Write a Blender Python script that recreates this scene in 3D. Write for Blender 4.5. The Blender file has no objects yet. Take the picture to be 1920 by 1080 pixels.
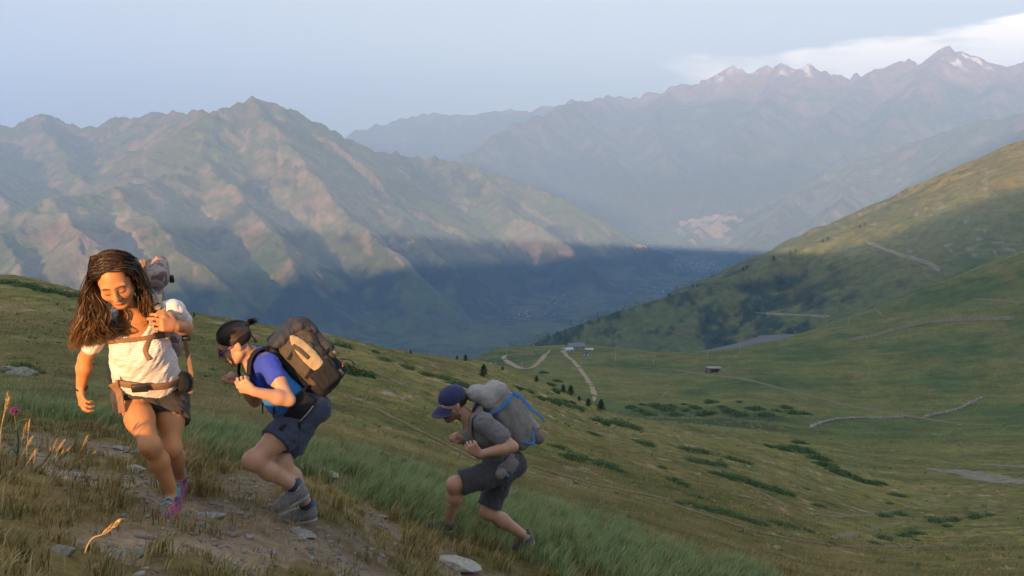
import bpy, bmesh, math, random
import numpy as np
from mathutils import Vector, Matrix, Euler
from mathutils.bvhtree import BVHTree

random.seed(7)
RNG = np.random.default_rng(7)
R = math.radians
sc = bpy.context.scene
COL = sc.collection

# ---------------------------------------------------------------- camera
F_PX = 1600.0                      # focal length in pixels of the 1920 wide photograph
PITCH = math.atan2(260.0, F_PX)    # horizon lies 260 px above the picture's centre
CP, SP = math.cos(PITCH), math.sin(PITCH)
cam_data = bpy.data.cameras.new("camera")
cam_data.sensor_width = 36.0
cam_data.lens = 36.0 * F_PX / 1920.0
cam_data.clip_start = 0.05
cam_data.clip_end = 80000.0
cam = bpy.data.objects.new("camera", cam_data)
COL.objects.link(cam)
cam.location = (0, 0, 0)
cam.rotation_euler = (math.pi / 2 - PITCH, 0, 0)
sc.camera = cam

# ---------------------------------------------------------------- sky, sun, exposure
SUN_AZ = R(18.0)                   # the light travels away from the camera and to the right
SUN_EL = R(6.5)
LX, LY = math.sin(SUN_AZ), math.cos(SUN_AZ)      # horizontal direction the light travels in
world = bpy.data.worlds.new("World")
sc.world = world
world.use_nodes = True
wn, wl = world.node_tree.nodes, world.node_tree.links
wn.clear()
w_out = wn.new("ShaderNodeOutputWorld")
w_bg = wn.new("ShaderNodeBackground")
w_sky = wn.new("ShaderNodeTexSky")
w_sky.sky_type = "NISHITA"
w_sky.sun_disc = False
w_sky.sun_elevation = SUN_EL
w_sky.sun_rotation = math.pi + SUN_AZ
w_sky.altitude = 2000.0
w_sky.air_density = 1.0
w_sky.dust_density = 0.6
w_sky.ozone_density = 1.2
w_bg.inputs["Strength"].default_value = 0.15
wl.new(w_bg.outputs[0], w_out.inputs["Surface"])

def wnode(t, **kw):
    n = wn.new(t)
    for k, v in kw.items():
        setattr(n, k, v)
    return n
def wmath(op, a, b=None, clamp=False):
    n = wnode("ShaderNodeMath", operation=op, use_clamp=clamp)
    for i, s in enumerate((a, b)):
        if s is None: continue
        if isinstance(s, (int, float)): n.inputs[i].default_value = s
        else: wl.new(s, n.inputs[i])
    return n.outputs[0]
def wramp(val, a, b):
    n = wnode("ShaderNodeMapRange", interpolation_type="SMOOTHSTEP")
    wl.new(val, n.inputs[0]); n.inputs[1].default_value = a; n.inputs[2].default_value = b
    return n.outputs[0]
# a bank of cloud that stands behind the high range (a direction-based layer of the sky)
w_geo = wnode("ShaderNodeTexCoord")
w_sep = wnode("ShaderNodeSeparateXYZ"); wl.new(w_geo.outputs["Generated"], w_sep.inputs[0])
az = wmath("ARCTAN2", w_sep.outputs[0], w_sep.outputs[1])
el = wmath("ARCSINE", w_sep.outputs[2])
w_map = wnode("ShaderNodeCombineXYZ"); wl.new(wmath("MULTIPLY", az, 9.0), w_map.inputs[0]); wl.new(wmath("MULTIPLY", el, 34.0), w_map.inputs[1])
w_n1 = wnode("ShaderNodeTexNoise"); wl.new(w_map.outputs[0], w_n1.inputs["Vector"])
w_n1.inputs["Scale"].default_value = 1.0; w_n1.inputs["Detail"].default_value = 7.0; w_n1.inputs["Roughness"].default_value = 0.55
nz = wmath("SUBTRACT", w_n1.outputs["Fac"], 0.5)
# the top of the bank climbs to the right
top = wmath("ADD", wmath("MULTIPLY", wmath("SUBTRACT", az, 0.226), 0.037), 0.107)
top = wmath("ADD", top, wmath("MULTIPLY", wmath("MAXIMUM", wmath("SUBTRACT", az, 0.42), 0.0), 0.15))
top = wmath("ADD", top, wmath("MULTIPLY", nz, 0.030))
below = wramp(wmath("SUBTRACT", top, el), -0.001, 0.007)
side = wramp(wmath("ADD", az, wmath("MULTIPLY", nz, 0.12)), 0.17, 0.25)
side = wmath("MULTIPLY", side, wramp(az, 1.3, 0.8))
dens = wmath("MULTIPLY", wmath("MULTIPLY", below, side), wramp(w_n1.outputs["Fac"], 0.22, 0.55), True)
cl = wnode("ShaderNodeMix", data_type="RGBA")
wl.new(wmath("MULTIPLY", dens, 0.9), cl.inputs[0])
w_tint = wnode("ShaderNodeMix", data_type="RGBA"); w_tint.inputs[0].default_value = 0.90
# a thin even veil of high haze over the whole dome
wl.new(w_sky.outputs[0], w_tint.inputs[6]); w_tint.inputs[7].default_value = (1.46, 1.52, 1.62, 1)
wl.new(w_tint.outputs[2], cl.inputs[6]); cl.inputs[7].default_value = (6.4, 5.3, 4.1, 1)
wl.new(cl.outputs[2], w_bg.inputs["Color"])

sun_data = bpy.data.lights.new("sun", "SUN")
sun_data.energy = 4.8
sun_data.angle = R(0.55)
sun_data.color = (1.0, 0.57, 0.26)
sun = bpy.data.objects.new("sun", sun_data)
COL.objects.link(sun)
sun.rotation_euler = Vector((LX * math.cos(SUN_EL), LY * math.cos(SUN_EL), -math.sin(SUN_EL))).to_track_quat("-Z", "Y").to_euler()

sc.view_settings.view_transform = "Standard"
sc.view_settings.look = "None"
sc.view_settings.exposure = 1.76
sc.view_settings.gamma = 1.0
sc.cycles.use_denoising = True
sc.cycles.denoiser = "OPENIMAGEDENOISE"
sc.cycles.max_bounces = 4
sc.cycles.diffuse_bounces = 2
sc.cycles.volume_bounces = 3
sc.cycles.glossy_bounces = 1
sc.cycles.transmission_bounces = 1
sc.cycles.transparent_max_bounces = 12

# ---------------------------------------------------------------- helpers
def ray(u, v):
    """direction in the world of a pixel of the 1920x1080 photograph"""
    dx, dy = (u - 960.0) / F_PX, (540.0 - v) / F_PX
    return Vector((dx, CP + dy * SP, -SP + dy * CP))
def P(u, v, y):
    """the point on a pixel's line of sight at depth y"""
    d = ray(u, v)
    return d * (y / d.y)
def PR(u, v, r):
    """the point on a pixel's line of sight at ground distance r"""
    d = ray(u, v)
    return d * (r / math.hypot(d.x, d.y))
def sstep(x, a, b):
    t = np.clip((x - a) / (b - a), 0, 1)
    return t * t * (3 - 2 * t)
_GA = np.random.default_rng(3).random(1024) * 2 * math.pi
_GX, _GY = np.cos(_GA).astype(np.float32), np.sin(_GA).astype(np.float32)
def noise2(x, y, seed=0):
    """gradient noise, about -0.7..0.7"""
    x = np.asarray(x, float); y = np.asarray(y, float)
    x0 = np.floor(x); y0 = np.floor(y); fx = (x - x0).astype(np.float32); fy = (y - y0).astype(np.float32)
    ix = x0.astype(np.int64).astype(np.uint32); iy = y0.astype(np.int64).astype(np.uint32)
    u = fx * fx * fx * (fx * (fx * 6 - 15) + 10); v = fy * fy * fy * (fy * (fy * 6 - 15) + 10)
    hx0 = ix * np.uint32(374761393) + np.uint32((seed * 974711 + 7919) & 0xFFFFFFFF); hx1 = hx0 + np.uint32(374761393)
    hy0 = iy * np.uint32(668265263); hy1 = hy0 + np.uint32(668265263)
    def g(hx, hy, ox, oy):
        h = hx ^ hy
        h = (h ^ (h >> np.uint32(13))) * np.uint32(1274126177)
        h = (h >> np.uint32(19)) & np.uint32(1023)
        return _GX[h] * (fx - ox) + _GY[h] * (fy - oy)
    a = g(hx0, hy0, 0, 0); b = g(hx1, hy0, 1, 0); c = g(hx0, hy1, 0, 1); d = g(hx1, hy1, 1, 1)
    a = a + (b - a) * u
    return (a + ((c + (d - c) * u) - a) * v)
def fbm(x, y, octaves=4, seed=0, gain=0.5, lac=2.03):
    s = 0.0; a = 1.0
    for i in range(octaves):
        s = s + a * noise2(x, y, seed + i * 17); x = x * lac + 3.7; y = y * lac - 1.9; a *= gain
    return s
def ridged(x, y, octaves=4, seed=0, gain=0.5):
    s = 0.0; a = 1.0; n = 0.0
    for i in range(octaves):
        s = s + a * (1 - np.abs(noise2(x, y, seed + i * 31)) * 2.2); n += a; x = x * 2.1 + 5.1; y = y * 2.1 + 1.3; a *= gain
    return s / n

def make_mesh(name, verts, faces_flat, counts, mat=None, smooth=False, colors=None, attr="Col"):
    """fast mesh from numpy arrays: verts (n,3), flat index list, loops per face"""
    me = bpy.data.meshes.new(name)
    verts = np.asarray(verts, np.float32); faces_flat = np.asarray(faces_flat, np.int32); counts = np.asarray(counts, np.int32)
    me.vertices.add(len(verts)); me.vertices.foreach_set("co", verts.ravel())
    me.loops.add(len(faces_flat)); me.loops.foreach_set("vertex_index", faces_flat)
    me.polygons.add(len(counts))
    me.polygons.foreach_set("loop_start", np.concatenate(([0], np.cumsum(counts)[:-1])).astype(np.int32))
    if smooth: me.polygons.foreach_set("use_smooth", np.ones(len(counts), bool))
    me.update(calc_edges=True)
    if colors is not None:
        c = np.ones((len(verts), 4), np.float32); c[:, :colors.shape[1]] = colors
        a = me.color_attributes.new(attr, "FLOAT_COLOR", "POINT"); a.data.foreach_set("color", c.ravel())
    if mat: me.materials.append(mat)
    return me
def link(name, me, parent=None, loc=None):
    o = bpy.data.objects.new(name, me); COL.objects.link(o)
    if parent is not None: o.parent = parent
    if loc is not None: o.location = loc
    return o
def tag(o, label=None, cat=None, group=None, kind=None):
    if label: o["label"] = label
    if cat: o["category"] = cat
    if group: o["group"] = group
    if kind: o["kind"] = kind
    return o
def empty(name, loc=(0, 0, 0)):
    o = bpy.data.objects.new(name, None); COL.objects.link(o); o.location = loc
    o.empty_display_size = 0.1
    return o
def grid_faces(n, m, wrap=False):
    """quads of an n x m vertex grid (row-major)"""
    i = np.arange(n - 1)[:, None]; j = np.arange(m if wrap else m - 1)[None, :]
    a = i * m + j; b = i * m + (j + 1) % m
    q = np.stack([a, b, b + m, a + m], -1).reshape(-1, 4)
    return q
MATS = {}
def mat_new(name):
    m = bpy.data.materials.new(name); m.use_nodes = True
    nt = m.node_tree; b = nt.nodes["Principled BSDF"]
    return m, nt, nt.nodes, nt.links, b
def mat_plain(name, col, rough=0.8, var=0.15, scale=20.0, bump=0.0, sheen=0.0, sss=0.0, metal=0.0, coords="Object", bscale=None):
    """one colour with procedural mottling and fine relief"""
    if name in MATS: return MATS[name]
    m, nt, N, L, b = mat_new(name)
    tc = N.new("ShaderNodeTexCoord")
    n = N.new("ShaderNodeTexNoise"); n.inputs["Scale"].default_value = scale; n.inputs["Detail"].default_value = 5
    L.new(tc.outputs[coords], n.inputs["Vector"])
    r = N.new("ShaderNodeMapRange"); L.new(n.outputs["Fac"], r.inputs[0])
    r.inputs[1].default_value = 0.3; r.inputs[2].default_value = 0.7; r.inputs[3].default_value = 1 - var; r.inputs[4].default_value = 1 + var
    mx = N.new("ShaderNodeMix"); mx.data_type = "RGBA"; mx.blend_type = "MULTIPLY"; mx.inputs[0].default_value = 1
    mx.inputs[6].default_value = (*col, 1); L.new(r.outputs[0], mx.inputs[7])
    L.new(mx.outputs[2], b.inputs["Base Color"])
    b.inputs["Roughness"].default_value = rough
    b.inputs["Metallic"].default_value = metal
    b.inputs["Sheen Weight"].default_value = sheen
    if rough > 0.7: b.inputs["Specular IOR Level"].default_value = 0.25
    if sss: b.inputs["Subsurface Weight"].default_value = sss; b.inputs["Subsurface Radius"].default_value = (0.02, 0.008, 0.004); b.inputs["Subsurface Scale"].default_value = 0.5
    if bump:
        n2 = N.new("ShaderNodeTexNoise"); n2.inputs["Scale"].default_value = bscale or scale * 4; n2.inputs["Detail"].default_value = 4
        L.new(tc.outputs[coords], n2.inputs["Vector"])
        bp = N.new("ShaderNodeBump"); bp.inputs["Strength"].default_value = bump; bp.inputs["Distance"].default_value = 0.01
        L.new(n2.outputs["Fac"], bp.inputs["Height"]); L.new(bp.outputs[0], b.inputs["Normal"])
    MATS[name] = m
    return m
def mat_vcol(name, rough=0.85, var=0.2, scale=0.5, bump=0.0, bscale=4.0, bdist=0.05, sss=0.0, spec=0.2, coords="Object", sheen=0.0, trans=0.0):
    """colour from the mesh's own Col attribute, mottled procedurally"""
    if name in MATS: return MATS[name]
    m, nt, N, L, b = mat_new(name)
    at = N.new("ShaderNodeAttribute"); at.attribute_name = "Col"
    tc = N.new("ShaderNodeTexCoord")
    n = N.new("ShaderNodeTexNoise"); n.inputs["Scale"].default_value = scale; n.inputs["Detail"].default_value = 8; n.inputs["Roughness"].default_value = 0.6
    L.new(tc.outputs[coords], n.inputs["Vector"])
    r = N.new("ShaderNodeMapRange"); L.new(n.outputs["Fac"], r.inputs[0])
    r.inputs[1].default_value = 0.3; r.inputs[2].default_value = 0.7; r.inputs[3].default_value = 1 - var; r.inputs[4].default_value = 1 + var
    mx = N.new("ShaderNodeMix"); mx.data_type = "RGBA"; mx.blend_type = "MULTIPLY"; mx.inputs[0].default_value = 1
    L.new(at.outputs["Color"], mx.inputs[6]); L.new(r.outputs[0], mx.inputs[7])
    L.new(mx.outputs[2], b.inputs["Base Color"])
    b.inputs["Roughness"].default_value = rough; b.inputs["Specular IOR Level"].default_value = spec; b.inputs["Sheen Weight"].default_value = sheen
    if sss: b.inputs["Subsurface Weight"].default_value = sss; b.inputs["Subsurface Radius"].default_value = (0.02, 0.008, 0.004); b.inputs["Subsurface Scale"].default_value = 0.5
    if trans: b.inputs["Transmission Weight"].default_value = trans
    if bump:
        n2 = N.new("ShaderNodeTexNoise"); n2.inputs["Scale"].default_value = bscale; n2.inputs["Detail"].default_value = 6
        L.new(tc.outputs[coords], n2.inputs["Vector"])
        bp = N.new("ShaderNodeBump"); bp.inputs["Strength"].default_value = bump; bp.inputs["Distance"].default_value = bdist
        L.new(n2.outputs["Fac"], bp.inputs["Height"]); L.new(bp.outputs[0], b.inputs["Normal"])
    MATS[name] = m
    return m
# ================================================================ bodies and soft goods: blended distance fields turned into one skin
def V3(*a): return np.array(a, float)
def nrm(v): v = np.asarray(v, float); return v / np.linalg.norm(v)
class Sdf:
    def __init__(self, h=0.006):
        self.h = h; self.pr = []; self.cuts = []
    def cone(self, a, b, ra, rb, k=0.02, flat=None, sub=False):
        """tapered capsule; flat=(axis, factor) squashes the section along an axis"""
        self.pr.append(("c", np.array(a, float), np.array(b, float), ra, rb, k, flat, sub)); return self
    def chain(self, pts, rad, k=0.02, flat=None):
        for i in range(len(pts) - 1): self.cone(pts[i], pts[i + 1], rad[i], rad[i + 1], k, flat)
        return self
    def ell(self, c, r, rot=None, k=0.02, sub=False):
        self.pr.append(("e", np.array(c, float), np.array(r, float), np.eye(3) if rot is None else np.array(rot, float), k, sub)); return self
    def box(self, c, half, rot=None, rad=0.03, k=0.02, sub=False):
        self.pr.append(("b", np.array(c, float), np.array(half, float), np.eye(3) if rot is None else np.array(rot, float), rad, k, sub)); return self
    def cut(self, p, n, k=0.0):
        """removes the side the normal points to"""
        self.cuts.append((np.array(p, float), nrm(n), k)); return self
    def _bb(self, p):
        if p[0] == "c":
            m = max(p[3], p[4]) * (max(1.0, p[6][1]) if p[6] else 1.0)
            return np.minimum(p[1], p[2]) - m, np.maximum(p[1], p[2]) + m, p[5]
        if p[0] == "e":
            e = np.sqrt(((p[3] * p[2][:, None]) ** 2).sum(0)); return p[1] - e, p[1] + e, p[4]
        e = (np.abs(p[3]) * p[2][:, None]).sum(0); return p[1] - e, p[1] + e, p[5]
    def mesh(self):
        h = self.h
        bbs = [self._bb(p) for p in self.pr]
        lo = np.min([b[0] for b in bbs], 0) - 4 * h; hi = np.max([b[1] for b in bbs], 0) + 4 * h
        n = np.ceil((hi - lo) / h).astype(int) + 1
        ax = [lo[i] + h * np.arange(n[i]) for i in range(3)]
        F = np.full(n, 1.0, np.float32)
        for p, (a, b, k) in zip(self.pr, bbs):
            m = k * 1.05 + 3 * h
            i0 = np.maximum(((a - m - lo) / h).astype(int), 0); i1 = np.minimum(((b + m - lo) / h).astype(int) + 2, n)
            sl = tuple(slice(i0[i], i1[i]) for i in range(3))
            X, Y, Z = np.meshgrid(*[ax[i][sl[i]].astype(np.float32) for i in range(3)], indexing="ij", sparse=True)
            if p[0] == "c":
                A, B = p[1], p[2]; e = B - A; L2 = max(float(e @ e), 1e-12)
                t = np.clip(((X - A[0]) * e[0] + (Y - A[1]) * e[1] + (Z - A[2]) * e[2]) / L2, 0, 1)
                wx, wy, wz = X - (A[0] + t * e[0]), Y - (A[1] + t * e[1]), Z - (A[2] + t * e[2])
                if p[6]:
                    nx, f = p[6][0], p[6][1]; dn = (wx * nx[0] + wy * nx[1] + wz * nx[2]) * (1 - 1 / f)
                    wx, wy, wz = wx - nx[0] * dn, wy - nx[1] * dn, wz - nx[2] * dn
                d = np.sqrt(wx * wx + wy * wy + wz * wz) - (p[3] + (p[4] - p[3]) * t); sub = p[7]
            else:
                c, rot = p[1], p[3]
                q = [(X - c[0]) * rot[i][0] + (Y - c[1]) * rot[i][1] + (Z - c[2]) * rot[i][2] for i in range(3)]
                if p[0] == "e":
                    r = p[2]
                    k0 = np.sqrt((q[0] / r[0]) ** 2 + (q[1] / r[1]) ** 2 + (q[2] / r[2]) ** 2)
                    k1 = np.sqrt((q[0] / r[0] ** 2) ** 2 + (q[1] / r[1] ** 2) ** 2 + (q[2] / r[2] ** 2) ** 2)
                    d = k0 * (k0 - 1) / np.maximum(k1, 1e-6); sub = p[5]
                else:
                    rd = p[4]; q = [np.abs(q[i]) - (p[2][i] - rd) for i in range(3)]
                    d = np.sqrt(sum(np.maximum(v, 0) ** 2 for v in q)) + np.minimum(np.maximum(np.maximum(q[0], q[1]), q[2]), 0) - rd; sub = p[6]
            G = F[sl]
            if sub:
                k_ = max(k, 1e-4); hh = np.clip(0.5 - 0.5 * (d + G) / k_, 0, 1); F[sl] = G * (1 - hh) - d * hh + k_ * hh * (1 - hh)
            else:
                k_ = max(k, 1e-4); hh = np.clip(0.5 + 0.5 * (G - d) / k_, 0, 1); F[sl] = G * (1 - hh) + d * hh - k_ * hh * (1 - hh)
        if self.cuts:
            X, Y, Z = np.meshgrid(*[a.astype(np.float32) for a in ax], indexing="ij", sparse=True)
            for p, nn, k in self.cuts:
                d = (X - p[0]) * nn[0] + (Y - p[1]) * nn[1] + (Z - p[2]) * nn[2]
                F = np.maximum(F, d)
        return surface_nets(F, lo, h)
_CORN = np.array([[i, j, k] for i in (0, 1) for j in (0, 1) for k in (0, 1)])
_EDG = [(a, b) for a in range(8) for b in range(a + 1, 8) if np.abs(_CORN[a] - _CORN[b]).sum() == 1]
def surface_nets(F, lo, h):
    S = F < 0
    n = np.array(F.shape)
    cnt = np.zeros(n - 1, np.int8)
    for c in _CORN: cnt += S[c[0]:n[0] - 1 + c[0], c[1]:n[1] - 1 + c[1], c[2]:n[2] - 1 + c[2]]
    act = np.argwhere((cnt > 0) & (cnt < 8))
    val = np.stack([F[act[:, 0] + c[0], act[:, 1] + c[1], act[:, 2] + c[2]] for c in _CORN], 1)
    acc = np.zeros((len(act), 3)); num = np.zeros(len(act))
    for a, b in _EDG:
        m = (val[:, a] < 0) != (val[:, b] < 0)
        t = val[m, a] / (val[m, a] - val[m, b])
        acc[m] += _CORN[a] + t[:, None] * (_CORN[b] - _CORN[a]); num[m] += 1
    V = (act + acc / num[:, None]) * h + lo
    idx = np.full(n - 1, -1, np.int32); idx[act[:, 0], act[:, 1], act[:, 2]] = np.arange(len(act))
    Q = []
    for d in range(3):
        o1, o2 = (d + 1) % 3, (d + 2) % 3
        sa = [slice(1, n[i] - 1) for i in range(3)]; sb = list(sa); sa[d] = slice(0, n[d] - 1); sb[d] = slice(1, n[d])
        A, B = S[tuple(sa)], S[tuple(sb)]
        e = np.argwhere(A != B)
        if not len(e): continue
        e[:, o1] += 1; e[:, o2] += 1
        fl = S[e[:, 0], e[:, 1], e[:, 2]]
        def cell(a, b):
            t = e.copy(); t[:, o1] += a; t[:, o2] += b; return idx[t[:, 0], t[:, 1], t[:, 2]]
        q = np.stack([cell(-1, -1), cell(0, -1), cell(0, 0), cell(-1, 0)], 1)
        q[~fl] = q[~fl][:, ::-1]
        Q.append(q)
    Q = np.concatenate(Q); Q = Q[(Q >= 0).all(1)]
    return V, Q
def vnormals(V, Q):
    N = np.zeros_like(V); fn = np.cross(V[Q[:, 2]] - V[Q[:, 0]], V[Q[:, 3]] - V[Q[:, 1]])
    for i in range(4): np.add.at(N, Q[:, i], fn)
    return N / np.maximum(np.linalg.norm(N, axis=1, keepdims=True), 1e-12)
def wrinkle(V, Q, amp, sx, axis=None, seed=1, oct_=3):
    """cloth folds: pushes the surface in and out along its normals; folds run along 'axis'"""
    N = vnormals(V, Q)
    a = nrm(axis) if axis is not None else V3(0, 0, 1)
    b = nrm(np.cross(a, V3(.3, .9, .2))); c = np.cross(a, b)
    p, q_, r = V @ a, V @ b, V @ c
    f = fbm(q_ * sx + p * sx * .25, r * sx + p * sx * .2, oct_, seed) + .5 * ridged(p * sx * .9 + q_ * sx * .5, r * sx * .8, 2, seed + 9) - .3
    return V + N * (amp * f)[:, None]
def catmull(pts, n=8):
    pts = [np.asarray(p, float) for p in pts]
    if len(pts) == 2: return np.array([pts[0] + (pts[1] - pts[0]) * t for t in np.linspace(0, 1, n + 1)])
    P_ = [2 * pts[0] - pts[1]] + pts + [2 * pts[-1] - pts[-2]]; out = []
    for i in range(1, len(P_) - 2):
        p0, p1, p2, p3 = P_[i - 1:i + 3]
        for t in np.linspace(0, 1, n, endpoint=False):
            out.append(.5 * ((2 * p1) + (-p0 + p2) * t + (2 * p0 - 5 * p1 + 4 * p2 - p3) * t * t + (-p0 + 3 * p1 - 3 * p2 + p3) * t ** 3))
    out.append(pts[-1]); return np.array(out)
def ribbon(pts, width, thick, normal, n=7, taper=None):
    """webbing: a flat band along a curve. normal: vector, list of vectors at the points, or a centre point to face away from ('c', point)"""
    C = catmull(pts, n); m = len(C)
    T = np.gradient(C, axis=0); T /= np.linalg.norm(T, axis=1, keepdims=True)
    if isinstance(normal, tuple) and normal[0] == "c": Nn = C - np.asarray(normal[1], float)
    elif np.ndim(normal) == 1: Nn = np.broadcast_to(np.asarray(normal, float), C.shape)
    else:
        Nn = np.array(normal, float); tt = np.linspace(0, len(Nn) - 1, m); Nn = np.stack([np.interp(tt, np.arange(len(Nn)), Nn[:, i]) for i in range(3)], 1)
    Nn = Nn - T * (Nn * T).sum(1, keepdims=True); Nn /= np.maximum(np.linalg.norm(Nn, axis=1, keepdims=True), 1e-9)
    W = np.cross(T, Nn)
    w = (np.full(m, width) if np.ndim(width) == 0 else np.interp(np.linspace(0, 1, m), np.linspace(0, 1, len(width)), width))[:, None] * .5
    t = thick * .5; e = min(t * .8, 0.004)
    prof = [(-1, -.6), (-1, .6), (-.86, 1), (.86, 1), (1, .6), (1, -.6), (.86, -1), (-.86, -1)]
    V = np.stack([C + W * w * a + Nn * t * b for a, b in prof], 1).reshape(-1, 3)
    q = grid_faces(m, 8, True)
    caps = [list(range(8))[::-1], [(m - 1) * 8 + i for i in range(8)]]
    return V, q, caps
def tube(pts, rad, n=6, sides=8):
    C = catmull(pts, n); m = len(C)
    T = np.gradient(C, axis=0); T /= np.maximum(np.linalg.norm(T, axis=1, keepdims=True), 1e-9)
    A = np.cross(T, V3(.31, .2, .93)); A /= np.maximum(np.linalg.norm(A, axis=1, keepdims=True), 1e-9); B = np.cross(T, A)
    r = (np.full(m, rad) if np.ndim(rad) == 0 else np.interp(np.linspace(0, 1, m), np.linspace(0, 1, len(rad)), rad))[:, None]
    th = np.linspace(0, 2 * math.pi, sides, endpoint=False)
    V = np.stack([C + r * (A * math.cos(t) + B * math.sin(t)) for t in th], 1).reshape(-1, 3)
    q = grid_faces(m, sides, True)
    caps = [list(range(sides))[::-1], [(m - 1) * sides + i for i in range(sides)]]
    return V, q, caps
def boxpiece(c, half, rot, bev=0.3):
    """a small chamfered block (buckles, clips)"""
    c = np.asarray(c, float); rot = np.asarray(rot, float); V = []; hx, hy, hz = half
    b = min(half) * bev
    rings = [(-hz, b), (-hz + b, 0), (hz - b, 0), (hz, b)]
    for z, ins in rings:
        x_, y_ = hx - ins, hy - ins
        for px, py in ((-x_ + b, -y_), (x_ - b, -y_), (x_, -y_ + b), (x_, y_ - b), (x_ - b, y_), (-x_ + b, y_), (-x_, y_ - b), (-x_, -y_ + b)):
            V.append(c + rot.T @ V3(px, py, z))
    return np.array(V), grid_faces(4, 8, True), [list(range(8))[::-1], [24 + i for i in range(8)]]
class Bag:
    """gathers ribbons, tubes and blocks into one mesh"""
    def __init__(self): self.V = []; self.f = []; self.n = 0
    def add(self, piece):
        V, q, caps = piece
        self.V.append(V); self.f += (q + self.n).tolist() + [[i + self.n for i in c] for c in caps]; self.n += len(V); return self
def put(name, geo, mat, parent=None, base=V3(0, 0, 0), smooth=True, colors=None):
    """links a mesh built in world coordinates, stored relative to 'base' (the parent's origin)"""
    if isinstance(geo, Bag):
        V = np.concatenate(geo.V); faces = geo.f
        flat = np.array([i for f in faces for i in f]); cnt = np.array([len(f) for f in faces])
    else:
        V, Q = geo[0], geo[1]; faces = Q.tolist() if len(geo) > 2 else None
        if faces is not None:
            faces = faces + geo[2]; flat = np.array([i for f in faces for i in f]); cnt = np.array([len(f) for f in faces])
        else: flat = Q.ravel(); cnt = np.full(len(Q), 4)
    me = make_mesh(name, V - base, flat, cnt, mat, smooth, colors)
    o = link(name, me)
    if parent is not None: o.parent = parent
    else: o.location = base
    return o
# ================================================================ TERRAIN: the hillside we stand on and the slope across the bowl
# profiles: for a column u of the photograph, (ground distance r, height in the picture v); hidden dips are guessed
PROF = {
 -900: [(0.3, 2600), (3, 1060), (5, 900), (9, 760), (20, 640), (45, 545), (80, 500), (120, 495), (300, 640), (700, 760), (1200, 760)],
 0:    [(0.3, 2600), (2.4, 1250), (3.0, 1090), (4.6, 925), (7, 815), (14, 705), (30, 605), (52, 545), (75, 517), (100, 540), (180, 640), (500, 760), (1200, 760)],
 150:  [(0.3, 2600), (2.6, 1240), (3.3, 1085), (4.4, 955), (7, 838), (14, 715), (30, 622), (55, 566), (78, 548), (105, 570), (190, 670), (500, 780), (1200, 770)],
 370:  [(0.3, 2700), (2.8, 1230), (3.5, 1090), (4.2, 1000), (5.2, 915), (8, 825), (16, 715), (35, 635), (62, 600), (82, 591), (110, 615), (200, 710), (500, 800), (1200, 770)],
 600:  [(0.3, 2700), (3.2, 1235), (4.2, 1080), (5.0, 985), (6.2, 915), (8, 862), (13, 790), (28, 715), (60, 650), (95, 626), (125, 645), (220, 735), (500, 805), (1200, 770)],
 770:  [(0.3, 2700), (3.6, 1240), (4.9, 1080), (5.9, 1000), (7.2, 935), (11, 865), (22, 785), (50, 710), (90, 672), (122, 658), (150, 672), (250, 745), (500, 800), (1200, 770)],
 900:  [(0.3, 2700), (4.0, 1240), (5.5, 1085), (6.3, 1022), (8, 955), (14, 880), (28, 805), (60, 735), (105, 695), (150, 681), (185, 692), (280, 740), (480, 730), (620, 690), (760, 668), (860, 672), (1200, 740)],
 1000: [(0.3, 2700), (4.2, 1240), (5.8, 1085), (6.8, 1020), (9, 955), (16, 890), (30, 830), (65, 768), (115, 728), (160, 714), (200, 724), (280, 738), (420, 715), (560, 685), (680, 658), (760, 650), (850, 664), (1200, 740)],
 1130: [(0.3, 2700), (4.4, 1240), (6.1, 1085), (7.5, 1020), (10, 975), (18, 915), (36, 858), (80, 806), (140, 779), (185, 769), (215, 775), (270, 782), (360, 752), (470, 710), (580, 675), (670, 655), (730, 649), (820, 664), (1200, 735)],
 1270: [(0.3, 2700), (4.8, 1240), (6.6, 1090), (8.5, 1035), (13, 985), (24, 930), (50, 872), (100, 828), (160, 803), (205, 795), (235, 797), (270, 795), (350, 765), (450, 722), (560, 688), (640, 668), (690, 661), (780, 674), (1200, 735)],
 1400: [(0.3, 2700), (5.2, 1240), (7.2, 1095), (10, 1045), (17, 1000), (34, 940), (70, 882), (125, 842), (185, 818), (225, 811), (255, 808), (300, 786), (380, 748), (480, 705), (590, 671), (680, 652), (730, 648), (820, 664), (1200, 730)],
 1550: [(0.3, 2700), (5.8, 1240), (8.5, 1095), (14, 1055), (26, 1010), (50, 960), (90, 912), (150, 865), (210, 838), (260, 822), (300, 802), (370, 768), (460, 722), (560, 678), (680, 635), (780, 612), (830, 607), (920, 630), (1200, 700)],
 1700: [(0.3, 2700), (6.5, 1240), (10, 1095), (18, 1058), (34, 1020), (65, 975), (110, 925), (170, 878), (230, 845), (300, 812), (380, 768), (470, 718), (570, 668), (690, 615), (800, 572), (880, 552), (980, 575), (1200, 650)],
 1920: [(0.3, 2700), (7.0, 1240), (11, 1095), (22, 1050), (45, 1005), (85, 955), (140, 905), (210, 858), (290, 812), (370, 770), (470, 712), (580, 645), (700, 575), (820, 512), (920, 470), (1050, 490), (1200, 560)],
 2300: [(0.3, 2700), (7.0, 1240), (11, 1090), (22, 1040), (45, 990), (85, 935), (140, 875), (210, 815), (290, 750), (400, 670), (520, 585), (640, 500), (760, 430), (900, 380), (1050, 370), (1200, 390)],
 2900: [(0.3, 2700), (7.0, 1240), (11, 1085), (22, 1030), (45, 970), (85, 905), (140, 830), (210, 755), (290, 670), (400, 570), (520, 480), (640, 390), (760, 320), (900, 280), (1050, 280), (1200, 300)],
}
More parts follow.
